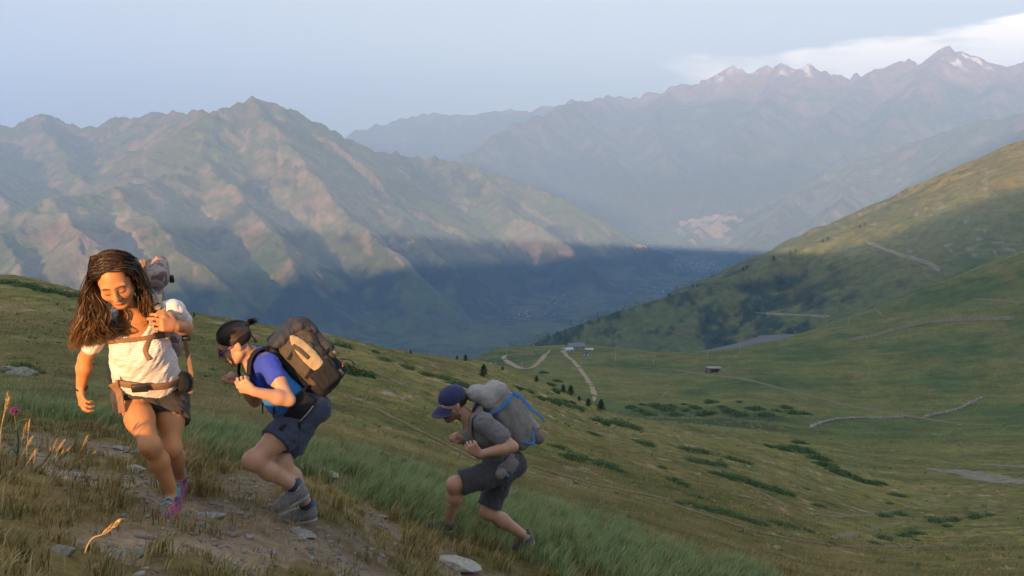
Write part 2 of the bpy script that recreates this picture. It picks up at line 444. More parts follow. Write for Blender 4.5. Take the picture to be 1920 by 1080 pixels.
def pchip(x, y, xq):
    h = np.diff(x); d = np.diff(y) / h
    m = np.zeros(len(x)); m[0] = d[0]; m[-1] = d[-1]
    for k in range(1, len(x) - 1):
        if d[k - 1] * d[k] > 0:
            w1 = 2 * h[k] + h[k - 1]; w2 = h[k] + 2 * h[k - 1]
            m[k] = (w1 + w2) / (w1 / d[k - 1] + w2 / d[k])
    xq = np.clip(xq, x[0], x[-1]); k = np.clip(np.searchsorted(x, xq) - 1, 0, len(x) - 2)
    t = (xq - x[k]) / h[k]; t2 = t * t; t3 = t2 * t
    return (2 * t3 - 3 * t2 + 1) * y[k] + (t3 - 2 * t2 + t) * h[k] * m[k] + (-2 * t3 + 3 * t2) * y[k + 1] + (t3 - t2) * h[k] * m[k + 1]
R_NEAR = np.exp(np.linspace(math.log(0.5), math.log(1180.0), 430))
_cols = sorted(PROF)
_T = np.zeros((len(_cols), len(R_NEAR)))
for k, c in enumerate(_cols):
    n = np.array(PROF[c], float)
    _T[k] = pchip(np.log(n[:, 0]), n[:, 1], np.log(R_NEAR))
_cols = np.array(_cols, float)
def v_of(u, lr_idx_f):
    """v at column u and fractional radial index (arrays)"""
    u = np.clip(u, _cols[0], _cols[-1])
    k = np.clip(np.searchsorted(_cols, u) - 1, 0, len(_cols) - 2)
    t = (u - _cols[k]) / (_cols[k + 1] - _cols[k])
    i = np.clip(np.floor(lr_idx_f).astype(int), 0, len(R_NEAR) - 2); fi = lr_idx_f - i
    def at(kk):
        kk = np.clip(kk, 0, len(_cols) - 1)
        return _T[kk, i] * (1 - fi) + _T[kk, i + 1] * fi
    p1, p2 = at(k), at(k + 1)
    # monotone-ish cubic across the columns
    hk = _cols[k + 1] - _cols[k]
    km = np.clip(k - 1, 0, None); kp = np.clip(k + 2, None, len(_cols) - 1)
    s1 = (p2 - at(km)) / np.maximum(_cols[k + 1] - _cols[km], 1); s2 = (at(kp) - p1) / np.maximum(_cols[kp] - _cols[k], 1)
    t2 = t * t; t3 = t2 * t
    return (2 * t3 - 3 * t2 + 1) * p1 + (t3 - 2 * t2 + t) * hk * s1 + (-2 * t3 + 3 * t2) * p2 + (t3 - t2) * hk * s2
LR0, LRS = math.log(0.5), (math.log(1180.0) - math.log(0.5)) / (len(R_NEAR) - 1)
def near_z(x, y):
    """height of the hillside (before the small relief)"""
    x = np.asarray(x, float); y = np.asarray(y, float)
    r = np.maximum(np.hypot(x, y), 0.5); azm = np.arctan2(x, y)
    f = np.clip((np.log(r) - LR0) / LRS, 0, len(R_NEAR) - 1.001)
    ta = np.tan(np.clip(azm, -R(58), R(58)))
    v = np.full(r.shape, 800.0)
    for _ in range(5):
        dy = (540.0 - v) / F_PX
        u = 960 + F_PX * ta * (CP + dy * SP)
        v = v_of(u, f)
    dy = (540.0 - v) / F_PX; dx = (u - 960) / F_PX
    t = (-SP + dy * CP) / np.hypot(dx, CP + dy * SP)
    zf = r * t
    # outside the field of view: a gentle continuation, rising behind the camera
    w = sstep(np.abs(azm), R(40), R(75))
    b = -(x * LX + y * LY)
    zb = -1.62 + np.clip(b, 0, 60) * 0.055 - 0.0 * x - np.clip(x, 0, 400) * 0.30 + np.clip(-x, 0, 400) * 0.02 - np.clip(-b, 0, 400) * 0.2
    return zf * (1 - w) + zb * w
# --- the trodden path, as a line on the ground (x, y)
PATH = np.array([P(*q)[:2] for q in [(60, 1000, 3.6), (180, 900, 4.7), (330, 985, 4.15), (470, 935, 5.2), (560, 985, 4.8), (640, 960, 5.3), (720, 975, 5.6), (760, 1040, 5.1), (880, 1060, 5.6)]])
PATH_W = [(150, 830, 6.2, .55), (230, 900, 5.0, .45), (370, 975, 4.3, .40), (470, 900, 5.5, .40), (500, 1010, 4.6, .5), (610, 1040, 4.5, .45), (715, 985, 5.5, .33), (880, 1075, 5.6, .35), (330, 1060, 3.7, .3), (60, 860, 5.3, .25), (560, 880, 6.4, .22), (640, 905, 6.6, .2), (430, 1065, 3.8, .35)]
PATH_XY = np.array([[*P(u, v, y)[:2], w * .8] for u, v, y, w in PATH_W])
def bare(x, y):
    """0..1: how bare (trodden) the ground is"""
    d = np.full(np.shape(x), 9.0)
    for px, py, w in PATH_XY:
        d = np.minimum(d, np.hypot(x - px, (y - py) * 0.8) - w)
    d = d + 0.06 + 0.55 * fbm(np.asarray(x) * 2.1, np.asarray(y) * 2.1, 4, 5, .6)
    return 1 - sstep(d, -0.12, 0.22)
def ground_z(x, y):
    x = np.asarray(x, float); y = np.asarray(y, float)
    z = near_z(x, y); r = np.hypot(x, y)
    k = sstep(r, 1.5, 4)
    z = z + k * 0.055 * fbm(x * 0.9, y * 0.9, 3, 11) * (1 - sstep(r, 60, 200)) + 0.018 * fbm(x * 5, y * 5, 2, 12) * (1 - sstep(r, 14, 30))
    z = z + sstep(r, 10, 40) * 0.35 * fbm(x * 0.11, y * 0.11, 3, 13) * (1 - sstep(r, 150, 600)) + sstep(r, 60, 200) * 1.6 * fbm(x * 0.028, y * 0.028, 4, 14)
    # terracettes trodden by cattle along the slope
    t = z * 1.6 + 0.5 * fbm(x * 0.08, y * 0.08, 2, 15)
    z = z + sstep(r, 14, 40) * (1 - sstep(r, 150, 350)) * 0.08 * np.sin(t * 6.283)
    z = z - 0.035 * bare(x, y) * (r < 12)
    return z

def terrain_normals(V, n, m):
    G = V.reshape(n, m, 3); a = np.gradient(G, axis=0); b = np.gradient(G, axis=1)
    N = np.cross(b, a).reshape(-1, 3); N /= np.maximum(np.linalg.norm(N, axis=1, keepdims=True), 1e-9)
    N[N[:, 2] < 0] *= -1
    return N
azs = np.concatenate([np.linspace(-math.pi, -R(42), 60)[:-1], np.linspace(-R(42), R(42), 560), np.linspace(R(42), math.pi, 60)[1:]])
rr, aa = np.meshgrid(R_NEAR, azs, indexing="ij")
gx, gy = rr * np.sin(aa), rr * np.cos(aa)
gz = ground_z(gx, gy)
far_fade = sstep(rr, 1080, 1180)
gz = gz - far_fade * 60
V = np.stack([gx, gy, gz], -1).reshape(-1, 3)
n_, m_ = rr.shape
Nn = terrain_normals(V, n_, m_)
x, y, r_ = V[:, 0], V[:, 1], rr.ravel()
n1 = fbm(x * 0.05, y * 0.05, 4, 21); n2 = fbm(x * 0.35, y * 0.35, 4, 22); n3 = fbm(x * 1.6, y * 1.6, 3, 23); n4 = fbm(x * .012, y * .012, 4, 24)
C_GREEN = np.array([.128, .138, .038]); C_DRY = np.array([.255, .192, .074]); C_SOIL = np.array([.400, .300, .210]); C_LUSH = np.array([.070, .105, .034]); C_ROCK = np.array([.22, .20, .18])
def mixc(a, b, t):
    return a * (1 - t[:, None]) + b * t[:, None]
dryness = np.clip(0.42 + 0.55 * n2 + 0.45 * n1 + 0.25 * n3, 0, 1)
# near the path and on the left the grass is straw-coloured; further right it is greener
dryness = np.clip(dryness + 0.35 * (1 - sstep(x, -2.5, 0.4)) * (1 - sstep(r_, 7, 14)) - 0.30 * sstep(r_, 60, 260), 0, 1)
col = mixc(np.broadcast_to(C_GREEN, (len(V), 3)), C_DRY, dryness)
col = mixc(col, C_LUSH, np.clip((.35 + sstep(n4 + 0.4 * n1, -.1, 0.4)) * sstep(r_, 120, 400) * .75, 0, 1))
col = mixc(col, C_SOIL, bare(x, y) * (r_ < 12) * np.clip(.85 + .5 * n3, 0, 1))
col = mixc(col, C_SOIL * 1.0, sstep(n2 + 0.5 * n3, 0.42, 0.62) * sstep(r_, 10, 20) * (1 - sstep(r_, 100, 200)) * .75)
steep = 1 - Nn[:, 2]
col = mixc(col, C_ROCK, sstep(steep + 0.1 * n2, 0.26, 0.42) * sstep(r_, 150, 260) * .6)
_az = np.arctan2(x, y)
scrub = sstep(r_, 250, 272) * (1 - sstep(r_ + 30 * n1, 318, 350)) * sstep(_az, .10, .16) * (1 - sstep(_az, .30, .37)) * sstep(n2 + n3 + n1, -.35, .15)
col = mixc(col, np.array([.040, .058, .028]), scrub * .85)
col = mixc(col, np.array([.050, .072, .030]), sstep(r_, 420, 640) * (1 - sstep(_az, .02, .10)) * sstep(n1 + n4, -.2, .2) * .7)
# streaks of dry grass across the far slope
col = mixc(col, C_DRY * 0.8, sstep(fbm(x * .02, V[:, 2] * .16, 4, 29), .05, .55) * sstep(r_, 180, 320) * .4)

def mat_ground():
    m, nt, N, L, b = mat_new("hillside_turf")
    at = N.new("ShaderNodeAttribute"); at.attribute_name = "Col"
    tc = N.new("ShaderNodeTexCoord")
    def noise(scale, detail=8, rough=0.65):
        n = N.new("ShaderNodeTexNoise"); n.inputs["Scale"].default_value = scale; n.inputs["Detail"].default_value = detail; n.inputs["Roughness"].default_value = rough
        L.new(tc.outputs["Object"], n.inputs["Vector"]); return n.outputs["Fac"]
    def rng(s, a, b_, lo, hi):
        n = N.new("ShaderNodeMapRange"); L.new(s, n.inputs[0]); n.inputs[1].default_value = a; n.inputs[2].default_value = b_; n.inputs[3].default_value = lo; n.inputs[4].default_value = hi
        return n.outputs[0]
    def mul(c, s):
        mx = N.new("ShaderNodeMix"); mx.data_type = "RGBA"; mx.blend_type = "MULTIPLY"; mx.inputs[0].default_value = 1
        L.new(c, mx.inputs[6]); L.new(s, mx.inputs[7]); return mx.outputs[2]
    c = mul(at.outputs["Color"], rng(noise(0.9), 0.3, 0.7, 0.55, 1.45))
    c = mul(c, rng(noise(14.0), 0.3, 0.7, 0.7, 1.3))
    c = mul(c, rng(noise(0.06, 12, .75), 0.3, 0.7, 0.55, 1.45))
    L.new(c, b.inputs["Base Color"]); b.inputs["Roughness"].default_value = 0.95; b.inputs["Specular IOR Level"].default_value = 0.1
    bp = N.new("ShaderNodeBump"); bp.inputs["Strength"].default_value = 0.7; bp.inputs["Distance"].default_value = 0.04
    L.new(noise(16.0, 8, .7), bp.inputs["Height"])
    bp2 = N.new("ShaderNodeBump"); bp2.inputs["Strength"].default_value = 0.55; bp2.inputs["Distance"].default_value = 0.5
    L.new(noise(0.8, 10, .72), bp2.inputs["Height"]); L.new(bp.outputs[0], bp2.inputs["Normal"]); L.new(bp2.outputs[0], b.inputs["Normal"])
    return m
M_TURF = mat_ground()
q = grid_faces(n_, m_)
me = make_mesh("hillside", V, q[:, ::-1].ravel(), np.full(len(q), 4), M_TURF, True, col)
hillside = tag(link("hillside", me), kind="structure")
sub = (gx[:, ::1] * 0 + 1).astype(bool)
BVH_NEAR = BVHTree.FromPolygons(V.tolist(), q[(azs[(np.arange(len(q)) % (m_ - 1))] > -R(43)) & (azs[(np.arange(len(q)) % (m_ - 1))] < R(43))].tolist())
def hit_near(u, v):
    h = BVH_NEAR.ray_cast(Vector((0, 0, 0)), ray(u, v).normalized())
    return h[0]
def drop_near(x, y):
    h = BVH_NEAR.ray_cast(Vector((x, y, 400)), Vector((0, 0, -1)))
    return h[0].z if h[0] else float(ground_z(np.array([x]), np.array([y]))[0])

# --- the upper part of our mountain, behind the photographer: it keeps the low sun off the ground here and off the valley
CREST = [(-9000, 900, -700), (-5000, 1500, -640), (-3735, 1500, -540), (-3330, 1500, -360), (-2350, 1400, -225), (-1580, 1100, -115), (-700, 400, -40), (-200, 120, -2), (-60, 70, -.6), (0, 60, 0.0), (60, 70, 1.0), (150, 130, 24), (300, 300, 92), (460, 500, 160), (640, 800, 400), (1000, 1200, 620), (1800, 2200, 860), (2700, 2800, 1200), (4500, 3200, 1500), (8000, 3400, 1600)]
bl, bz_, bverts = [], [], []
SHADE0 = -1.56                       # the shadow's edge where the first hiker walks
for l, b, raise_ in CREST:
    nx, ny = LY, -LX
    zc = SHADE0 + raise_ + math.tan(SUN_EL) * (b + 4.0)
    w = b * 0.96
    foot = max(-700, -2.2 - 0.12 * abs(l))
    for bb, zz in ((b - w, foot), (b * .5, foot + (zc - foot) * .55), (b, zc), (b * 1.6 + 40, zc - 0.3 * (b * .6 + 40) - 3), (b * 2.2 + 400, -900)):
        bverts.append((nx * l - LX * bb, ny * l - LY * bb, zz))
# refine along the crest so it is not a ruler-straight edge
bv = np.array(bverts).reshape(len(CREST), 5, 3)
ls = np.array([c[0] for c in CREST], float)
lq = np.unique(np.concatenate([np.linspace(-9000, 8000, 240), np.linspace(-150, 150, 120)]))
bb = np.stack([[np.interp(lq, ls, bv[:, j, k]) for k in range(3)] for j in range(5)], 0).transpose(2, 0, 1)
bb[:, 1, 2] += 0.02 * np.minimum(np.abs(lq) + 10, 400) * fbm(lq * .01, lq * 0, 4, 3)
bb[:, 2, 2] += 150 * fbm(lq / 480, lq * 0 + 2, 5, 6, .6) * sstep(-lq, 250, 900)
bb[:, 2, 2] += 0.012 * np.minimum(np.abs(lq) * .3 + 6, 900) * fbm(lq * .02, lq * 0 + 5, 5, 4) * sstep(np.abs(lq), 25, 120)
Vb = bb.reshape(-1, 3); qb = grid_faces(len(lq), 5)
colb = np.broadcast_to(C_GREEN * 1.2, (len(Vb), 3))
tag(link("upper_hillside", make_mesh("upper_hillside", Vb, qb.ravel(), np.full(len(qb), 4), M_TURF, True, colb)), kind="structure")

# ================================================================ TERRAIN: valley and mountains from their ridge lines
RIDGES = []   # (list of (u, v, r), slope, rib strength)
def ridge(pts, slope=0.55, rib=1.0, conc=2500.0):
    RIDGES.append(([PR(*p) for p in pts], slope, rib, conc))
def ridge_fields(x, y, ridges, base, sm=18.0, warp=0.0, wl_=600.0, rs=1.0, jag=0.0):
    wx = x + warp * fbm(x / wl_, y / wl_, 4, 41); wy = y + warp * fbm(x / wl_ + 9, y / wl_ - 4, 4, 42)
    z = base.copy()
    for k, (pts, slope, rib, conc) in enumerate(ridges):
        s0 = 0.0; best = None
        D = np.full(x.shape, 1e9); S = np.zeros(x.shape); Z = np.zeros(x.shape); SG = np.zeros(x.shape)
        for a, b in zip(pts[:-1], pts[1:]):
            ex, ey = b.x - a.x, b.y - a.y; L2 = ex * ex + ey * ey; L = math.sqrt(L2)
            t = np.clip(((wx - a.x) * ex + (wy - a.y) * ey) / L2, 0, 1)
            qx, qy = a.x + t * ex, a.y + t * ey
            d = np.hypot(wx - qx, wy - qy)
            zz = a.z + t * (b.z - a.z)
            m = (d * slope - zz) < (D * slope - Z)
            D = np.where(m, d, D); S = np.where(m, s0 + t * L, S); Z = np.where(m, zz, Z); SG = np.where(m, np.sign((wx - qx) * ey - (wy - qy) * ex), SG)
            s0 += L
        drop = slope * conc * (np.power(1 + D / conc, 0.86) - 1) / 0.86
        h = Z - drop
        if jag: h = h + jag * fbm(S / (jag * 5) + k * 11, S * 0 + k, 4, 55, 0.62) * np.exp(-D / (jag * 14))
        if rib > 0:
            lam = 500.0 * rs
            amp = np.minimum(D * 0.55, 210.0 * rs) * rib
            i = np.nonzero((h + amp * 0.3 > z - 2 * sm).ravel())[0]
            xf, yf, Df = x.ravel()[i], y.ravel()[i], D.ravel()[i]
            ss = S.ravel()[i] + 0.35 * Df * fbm(xf / (3 * lam), yf / (3 * lam), 2, 60 + k)
            rb = ridged(ss / lam + SG.ravel()[i] * 37.0, Df / (lam * 5.0), 3, 50 + k)
            hf = h.ravel(); hf[i] += amp.ravel()[i] * (rb - 0.75); h = hf.reshape(x.shape)
        # polynomial smooth maximum
        kk = np.clip(0.5 + 0.5 * (h - z) / sm, 0, 1)
        z = z * (1 - kk) + h * kk + sm * kk * (1 - kk)
    return z
def polar_sheet(r0, r1, nr, a0, a1, na, power=1.0):
    t = np.linspace(0, 1, nr) ** power
    rad = r0 * (r1 / r0) ** t
    rr, aa = np.meshgrid(rad, np.linspace(R(a0), R(a1), na), indexing="ij")
    return rr, aa, rr * np.sin(aa), rr * np.cos(aa)
def valley_base(x, y):
    r = np.hypot(x, y); az_ = np.degrees(np.arctan2(x, y))
    z = -1010 + np.clip(r - 9500, 0, None) * 0.03 + 25 * fbm(x / 700, y / 700, 4, 71) + 30 * fbm(x / 2500, y / 2500, 2, 72)
    z = z + np.clip(3600 - r, 0, None) * .10
    return z

# 1. the long green spur on the right (1.2 - 3.5 km)
SPUR = []
SPUR.append(([PR(*p) for p in [(2300, 60, 2300), (2050, 205, 2250), (1920, 272, 2200), (1880, 285, 2180), (1830, 310, 2150), (1760, 352, 2100), (1700, 385, 2060), (1640, 412, 2020), (1600, 430, 2000), (1530, 455, 1960), (1450, 485, 1920), (1350, 520, 1870), (1250, 555, 1830), (1150, 590, 1800), (1050, 622, 1780), (995, 645, 1770), (930, 690, 1780), (840, 760, 1800)]], 0.52, 0.55, 4000.0))
SPUR.append(([PR(*p) for p in [(995, 645, 1770), (900, 675, 2300), (820, 690, 2800), (700, 700, 3300)]], 0.5, 0.6, 4000.0))
rr, aa, gx, gy = polar_sheet(900, 3700, 250, -40, 40, 520)
base = np.maximum(valley_base(gx, gy), -800 + 0 * gx); base = np.where(rr < 1500, np.minimum(base, -430), base)
base = -430 - sstep(rr, 900, 3600) * 560
gz = ridge_fields(gx, gy, SPUR, base, 12.0, 25.0, 300.0, 0.30)
gz += 3.0 * fbm(gx / 40, gy / 40, 4, 74)
V = np.stack([gx, gy, gz], -1).reshape(-1, 3); Nn = terrain_normals(V, *rr.shape); x, y, z = V.T
n1 = fbm(x / 260, y / 260, 4, 81); n2 = fbm(x / 60, y / 60, 4, 82); n3 = fbm(x / 18, y / 18, 3, 83)
c = mixc(np.broadcast_to(np.array([.090, .115, .036]), (len(V), 3)), np.array([.26, .195, .060]), np.clip(0.22 + 0.3 * n1 + .25 * n2 + 0.40 * sstep(z, -150, 0), 0, 1))  # grass coloured more golden towards the crest, standing in for sunlight
low = sstep(-z + 60 * n1 + 50 * n2, 250, 330)
FOREST_SPUR = np.clip(low * sstep(n2 * .8 + n3 * .6 + n1 * .8, -.10, .16), 0, 1)
c = mixc(c, np.array([.034, .056, .030]), FOREST_SPUR)
c = mixc(c, np.array([.024, .042, .022]), sstep(n2 + .6 * n3, .35, .5) * .4)
# rocky streaks that run down the slope
st = ridged((x * 0.92 - y * 0.3) / 70, (x * .3 + y * .92) / 420, 3, 86)
c = mixc(c, np.array([.26, .22, .18]), sstep(st + .45 * n3, .90, 1.04) * sstep(z, -280, -150) * .8)
q = grid_faces(*rr.shape)
M_SPUR = mat_vcol("spur_turf", 0.95, 0.35, 0.05, 0.8, 0.10, 4.0, spec=0.1)
spur = tag(link("valley_spur", make_mesh("valley_spur", V, q[:, ::-1].ravel(), np.full(len(q), 4), M_SPUR, True, c)), kind="structure")
SPUR_V, SPUR_Q = V, q

# 2. the mountain on the left and the valley floor (3.4 - 11.5 km)
A = []
def rg(pts, slope=0.56, rib=1.0, conc=2600.0): return ([PR(*p) for p in pts], slope, rib, conc)
def spur_line(pts, slope=0.72, rib=.7, conc=2600.0, out=.93):
    """a rib that stands out from the face behind it: its points lie a little nearer than the face would"""
    f = [1.0] + list(np.linspace((1 + out) / 2, out, max(1, len(pts) - 1)))
    return ([PR(u, v, r * k) for (u, v, r), k in zip(pts, f)], slope, rib, conc)
A.append(rg([(397, 213, 7300), (430, 200, 7400), (465, 187, 7500), (505, 197, 7550), (540, 207, 7600), (575, 222, 7700), (605, 237, 7800), (650, 258, 8000), (690, 275, 8200), (760, 293, 8500), (830, 301, 8300), (900, 313, 8000), (950, 330, 7850), (1000, 350, 7700), (1060, 375, 7500), (1120, 416, 7400), (1190, 452, 7350), (1260, 478, 7300)]))
A.append(rg([(397, 213, 7300), (388, 250, 7000), (379, 289, 6700), (337, 325, 6300), (270, 345, 6000), (199, 352, 5800), (90, 373, 5500), (37, 418, 5300), (0, 440, 5200), (-80, 500, 5000)], 0.55))
A.append(rg([(397, 211, 7300), (372, 208, 7500), (350, 219, 8000), (330, 212, 8700), (300, 209, 8900), (270, 211, 9000), (240, 222, 9100), (215, 219, 9200), (185, 235, 9250), (160, 241, 9300), (130, 232, 9400), (100, 222, 9450), (75, 214, 9500), (50, 226, 9550), (20, 236, 9600), (-60, 228, 9700), (-200, 200, 9800), (-500, 180, 9800)], 0.6, 1.2))
A.append(spur_line([(465, 187, 7500), (520, 240, 7100), (560, 290, 6800), (590, 335, 6500), (650, 405, 6100), (730, 470, 5700), (800, 540, 5350)], 0.74, .7))
A.append(spur_line([(379, 289, 6700), (430, 340, 6300), (480, 390, 5950), (520, 440, 5600), (560, 505, 5300)], 0.74, .7))
A.append(spur_line([(199, 352, 5800), (290, 420, 5350), (350, 485, 5050), (420, 545, 4850)], 0.74, .7))
A.append(spur_line([(605, 237, 7800), (640, 320, 7150), (700, 385, 6650), (790, 440, 6250), (850, 500, 5900)], 0.74, .7))
A.append(spur_line([(760, 293, 8500), (800, 370, 7500), (860, 425, 7000), (930, 480, 6500)], 0.74, .7))
A.append(spur_line([(900, 313, 8000), (960, 395, 7150), (1040, 450, 6800), (1090, 490, 6600)], 0.74, .7))
A.append(spur_line([(90, 373, 5500), (150, 440, 5150), (205, 520, 4850), (240, 600, 4600)], 0.74, .7))
A.append(spur_line([(0, 440, 5200), (50, 530, 4750), (90, 620, 4450)], 0.74, .7))
A.append(spur_line([(75, 214, 9500), (120, 290, 8400), (150, 340, 7600)], 0.74, .7))
A.append(spur_line([(-60, 228, 9700), (-30, 300, 8200), (-10, 360, 7000), (10, 400, 6300)], 0.74, .7))
# the shaded foot of the range on the right of the valley
A.append(rg([(1240, 420, 10800), (1330, 405, 10300), (1420, 385, 10000), (1500, 350, 10000), (1620, 300, 10300), (1800, 240, 10500), (2000, 190, 10500), (2300, 150, 10500)], 0.5))
A.append(spur_line([(1330, 405, 10300), (1300, 440, 9600), (1285, 470, 9000)], 0.74, .7))
A.append(spur_line([(1500, 350, 10000), (1450, 410, 9200), (1420, 450, 8700)], 0.74, .7))
A.append(spur_line([(1620, 300, 10300), (1580, 370, 9200), (1540, 420, 8500)], 0.74, .7))
A.append(spur_line([(1800, 240, 10500), (1760, 330, 9000), (1700, 390, 8300)], 0.74, .7))
rr, aa, gx, gy = polar_sheet(3300, 11600, 480, -38, 38, 640)
gz = ridge_fields(gx, gy, A, valley_base(gx, gy), 20.0, 85.0, 700.0, 1.0, 36.0)
hh = np.clip((gz - valley_base(gx, gy)) / 900, 0, 1)
gz += hh * (26 * fbm(gx / 220, gy / 220, 5, 91, .58) + 60 * (ridged(gx / 380, gy / 380, 5, 92, .55) - .6))
V = np.stack([gx, gy, gz], -1).reshape(-1, 3); Nn = terrain_normals(V, *rr.shape); x, y, z = V.T
n1 = fbm(x / 1300, y / 1300, 4, 101); n2 = fbm(x / 330, y / 330, 4, 102); n3 = fbm(x / 90, y / 90, 3, 103)
C_MG, C_MR, C_MF, C_MS = np.array([.088, .118, .036]), np.array([.27, .180, .130]), np.array([.026, .042, .028]), np.array([.40, .31, .23])
steep = 1 - Nn[:, 2]
c = mixc(np.broadcast_to(C_MG, (len(V), 3)), np.array([.17, .14, .07]), np.clip(.35 + .6 * n1 + .4 * n2, 0, 1))
c = mixc(c, C_MR, sstep(steep + .12 * n2 + .12 * n3 + .05 * n1, .27, .42) * .65)
c = mixc(c, C_MR * .9, sstep(z + 150 * n2, 150, 450) * .5)
forest = sstep(-z + 620 * n1 + 520 * n2 + 160 * n3, 620, 800)
c = mixc(c, C_MF, forest * .85)
# crags and bare ribs that run down the slopes, and forest-dark streaks painted between them as gully shadow
rid = ridged(x / 260 + z / 700, y / 520, 4, 107, .6); c = mixc(c, np.array([.36, .28, .21]), sstep(rid + .25 * n3, .98, 1.10) * sstep(z + 200 * n2, -780, -420) * .75)
gully_dark = ridged(x / 340 - z / 500, y / 640, 4, 108, .6); c = mixc(c, C_MF * 1.2, sstep(gully_dark + .3 * n2, .98, 1.12) * (1 - sstep(z, 100, 350)) * .8)
fields = (z < -930) * sstep(n2 + .8 * n3, -.05, .12)
c = mixc(c, np.array([.10, .115, .05]), fields * .7)
# bare scree and gullies
c = mixc(c, C_MS, sstep(ridged(x / 500, y / 500, 4, 105) + .3 * n3, .93, 1.02) * sstep(z, -800, -500) * .35)
def patch(u, v, r, ru, rv, colr, soft=.35, seed=3, amt=.9):
    """a scar or cliff of paler rock of its own shape at this place on the mountain"""
    global c
    p = PR(u, v, r); k = r / F_PX
    dx = (np.arctan2(x, y) - math.atan2(p.x, p.y)) * r / k; dv = (z - p.z) / k
    d = np.hypot(dx / ru, dv / rv) * .75 + 1.3 * fbm(x / 170 + z / 240, y / 420 + z / 500, 4, seed, .6)
    near = np.abs(np.hypot(x, y) - r) < 1400
    c = mixc(c, np.array(colr), (1 - sstep(d, 1 - soft, 1 + soft * .4)) * near * amt)
patch(1322, 390, 10200, 34, 34, (.46, .30, .19), seed=4, amt=.95)
patch(760, 443, 6400, 20, 9, (.34, .26, .18), seed=5, amt=.7)
patch(690, 440, 6400, 15, 9, (.30, .23, .17), seed=6, amt=.6)
patch(1000, 430, 7000, 30, 22, (.28, .22, .15), seed=7, amt=.6)
patch(1055, 455, 6900, 18, 7, (.32, .25, .18), seed=8, amt=.6)
patch(800, 350, 7600, 70, 28, tuple(C_MF), seed=9, amt=.8)
patch(130, 440, 5200, 90, 50, (.26, .21, .16), seed=10, amt=.4)
patch(210, 460, 5100, 40, 30, (.34, .27, .21), seed=12, amt=.5)
q = grid_faces(*rr.shape)
M_MTN = mat_vcol("mountain_rock_and_grass", 0.95, 0.28, 0.008, 0.8, 0.014, 40.0, spec=0.05)
mtn = tag(link("mountain_and_valley", make_mesh("mountain_and_valley", V, q[:, ::-1].ravel(), np.full(len(q), 4), M_MTN, True, c)), kind="structure")
MTN_V, MTN_Q = V, q

# 3. the high range (11 - 22 km)
A = []
A.append(rg([(1150, 180, 17000), (1200, 183, 17000), (1230, 172, 16900), (1260, 160, 16800), (1300, 155, 16700), (1340, 150, 16600), (1357, 134, 16600), (1370, 125, 16500), (1385, 127, 16500), (1398, 138, 16500), (1425, 128, 16500), (1450, 125, 16500), (1475, 121, 16400), (1497, 132, 16300), (1520, 126, 16200), (1545, 133, 16200), (1565, 143, 16300), (1585, 150, 16600), (1605, 143, 16500), (1625, 138, 16300), (1645, 134, 16000), (1668, 122, 16000), (1690, 115, 16000), (1715, 112, 16000), (1745, 103, 16000), (1768, 90, 16000), (1790, 98, 16000), (1815, 97, 16000), (1840, 104, 16000), (1862, 115, 16000), (1885, 125, 16000), (1905, 120, 16000), (1950, 112, 16000), (2050, 95, 16000), (2300, 60, 16000)], 0.62, 1.3, 3500))
A.append(rg([(560, 300, 20500), (620, 268, 20500), (670, 245, 20400), (710, 234, 20300), (740, 229, 20200), (770, 219, 20100), (800, 214, 20000), (820, 210, 20000), (845, 214, 19900), (870, 215, 19800), (905, 212, 19600), (940, 207, 19400), (1000, 206, 19000), (1030, 200, 18700), (1075, 192, 18000), (1115, 189, 17600), (1135, 182, 17300), (1150, 180, 17000)], 0.55, 1.2, 3500))
A.append(spur_line([(1150, 181, 17000), (1075, 193, 15600), (1000, 219, 14500), (930, 255, 13600), (860, 292, 12900), (800, 330, 12300)], 0.72, .8, 3500))
A.append(spur_line([(1075, 193, 15600), (1110, 262, 14000), (1170, 325, 12600), (1230, 370, 11600)], 0.72, .8, 3500))
A.append(spur_line([(1260, 160, 16800), (1225, 235, 15000), (1250, 300, 13400), (1290, 350, 12000)], 0.72, .8, 3500))
A.append(spur_line([(1475, 121, 16400), (1440, 190, 15000), (1396, 245, 13800), (1375, 290, 13000), (1345, 340, 12100), (1310, 385, 11200)], 0.72, .8, 3500))
A.append(spur_line([(1645, 134, 16000), (1570, 205, 14600), (1500, 280, 13200), (1450, 330, 12200), (1400, 370, 11400)], 0.72, .8, 3500))
A.append(spur_line([(1768, 90, 16000), (1735, 155, 14700), (1660, 235, 13300), (1570, 300, 12200), (1500, 340, 11500)], 0.72, .8, 3500))
A.append(spur_line([(1885, 125, 16000), (1850, 195, 14500), (1800, 245, 13200), (1720, 300, 12000)], 0.72, .8, 3500))
A.append(spur_line([(2050, 95, 16000), (2000, 160, 14500), (1960, 220, 12800)], 0.72, .8, 3500))
rr, aa, gx, gy = polar_sheet(9300, 22500, 280, -34, 36, 720)
bs = valley_base(gx, gy) - 40
gz = ridge_fields(gx, gy, A, bs, 40.0, 120.0, 900.0, 1.7, 95.0)
hh = np.clip((gz - bs) / 1300, 0, 1)
gz -= (1 - sstep(rr, 9300, 11500)) * 900
gz += hh * (45 * fbm(gx / 420, gy / 420, 5, 111) + 95 * (ridged(gx / 800, gy / 800, 5, 112) - .62))
V = np.stack([gx, gy, gz], -1).reshape(-1, 3); Nn = terrain_normals(V, *rr.shape); x, y, z = V.T
n1 = fbm(x / 2500, y / 2500, 4, 121); n2 = fbm(x / 700, y / 700, 4, 122); n3 = fbm(x / 200, y / 200, 3, 123)
steep = 1 - Nn[:, 2]
c = mixc(np.broadcast_to(C_MG, (len(V), 3)), np.array([.17, .14, .08]), np.clip(.35 + .6 * n1 + .4 * n2, 0, 1))
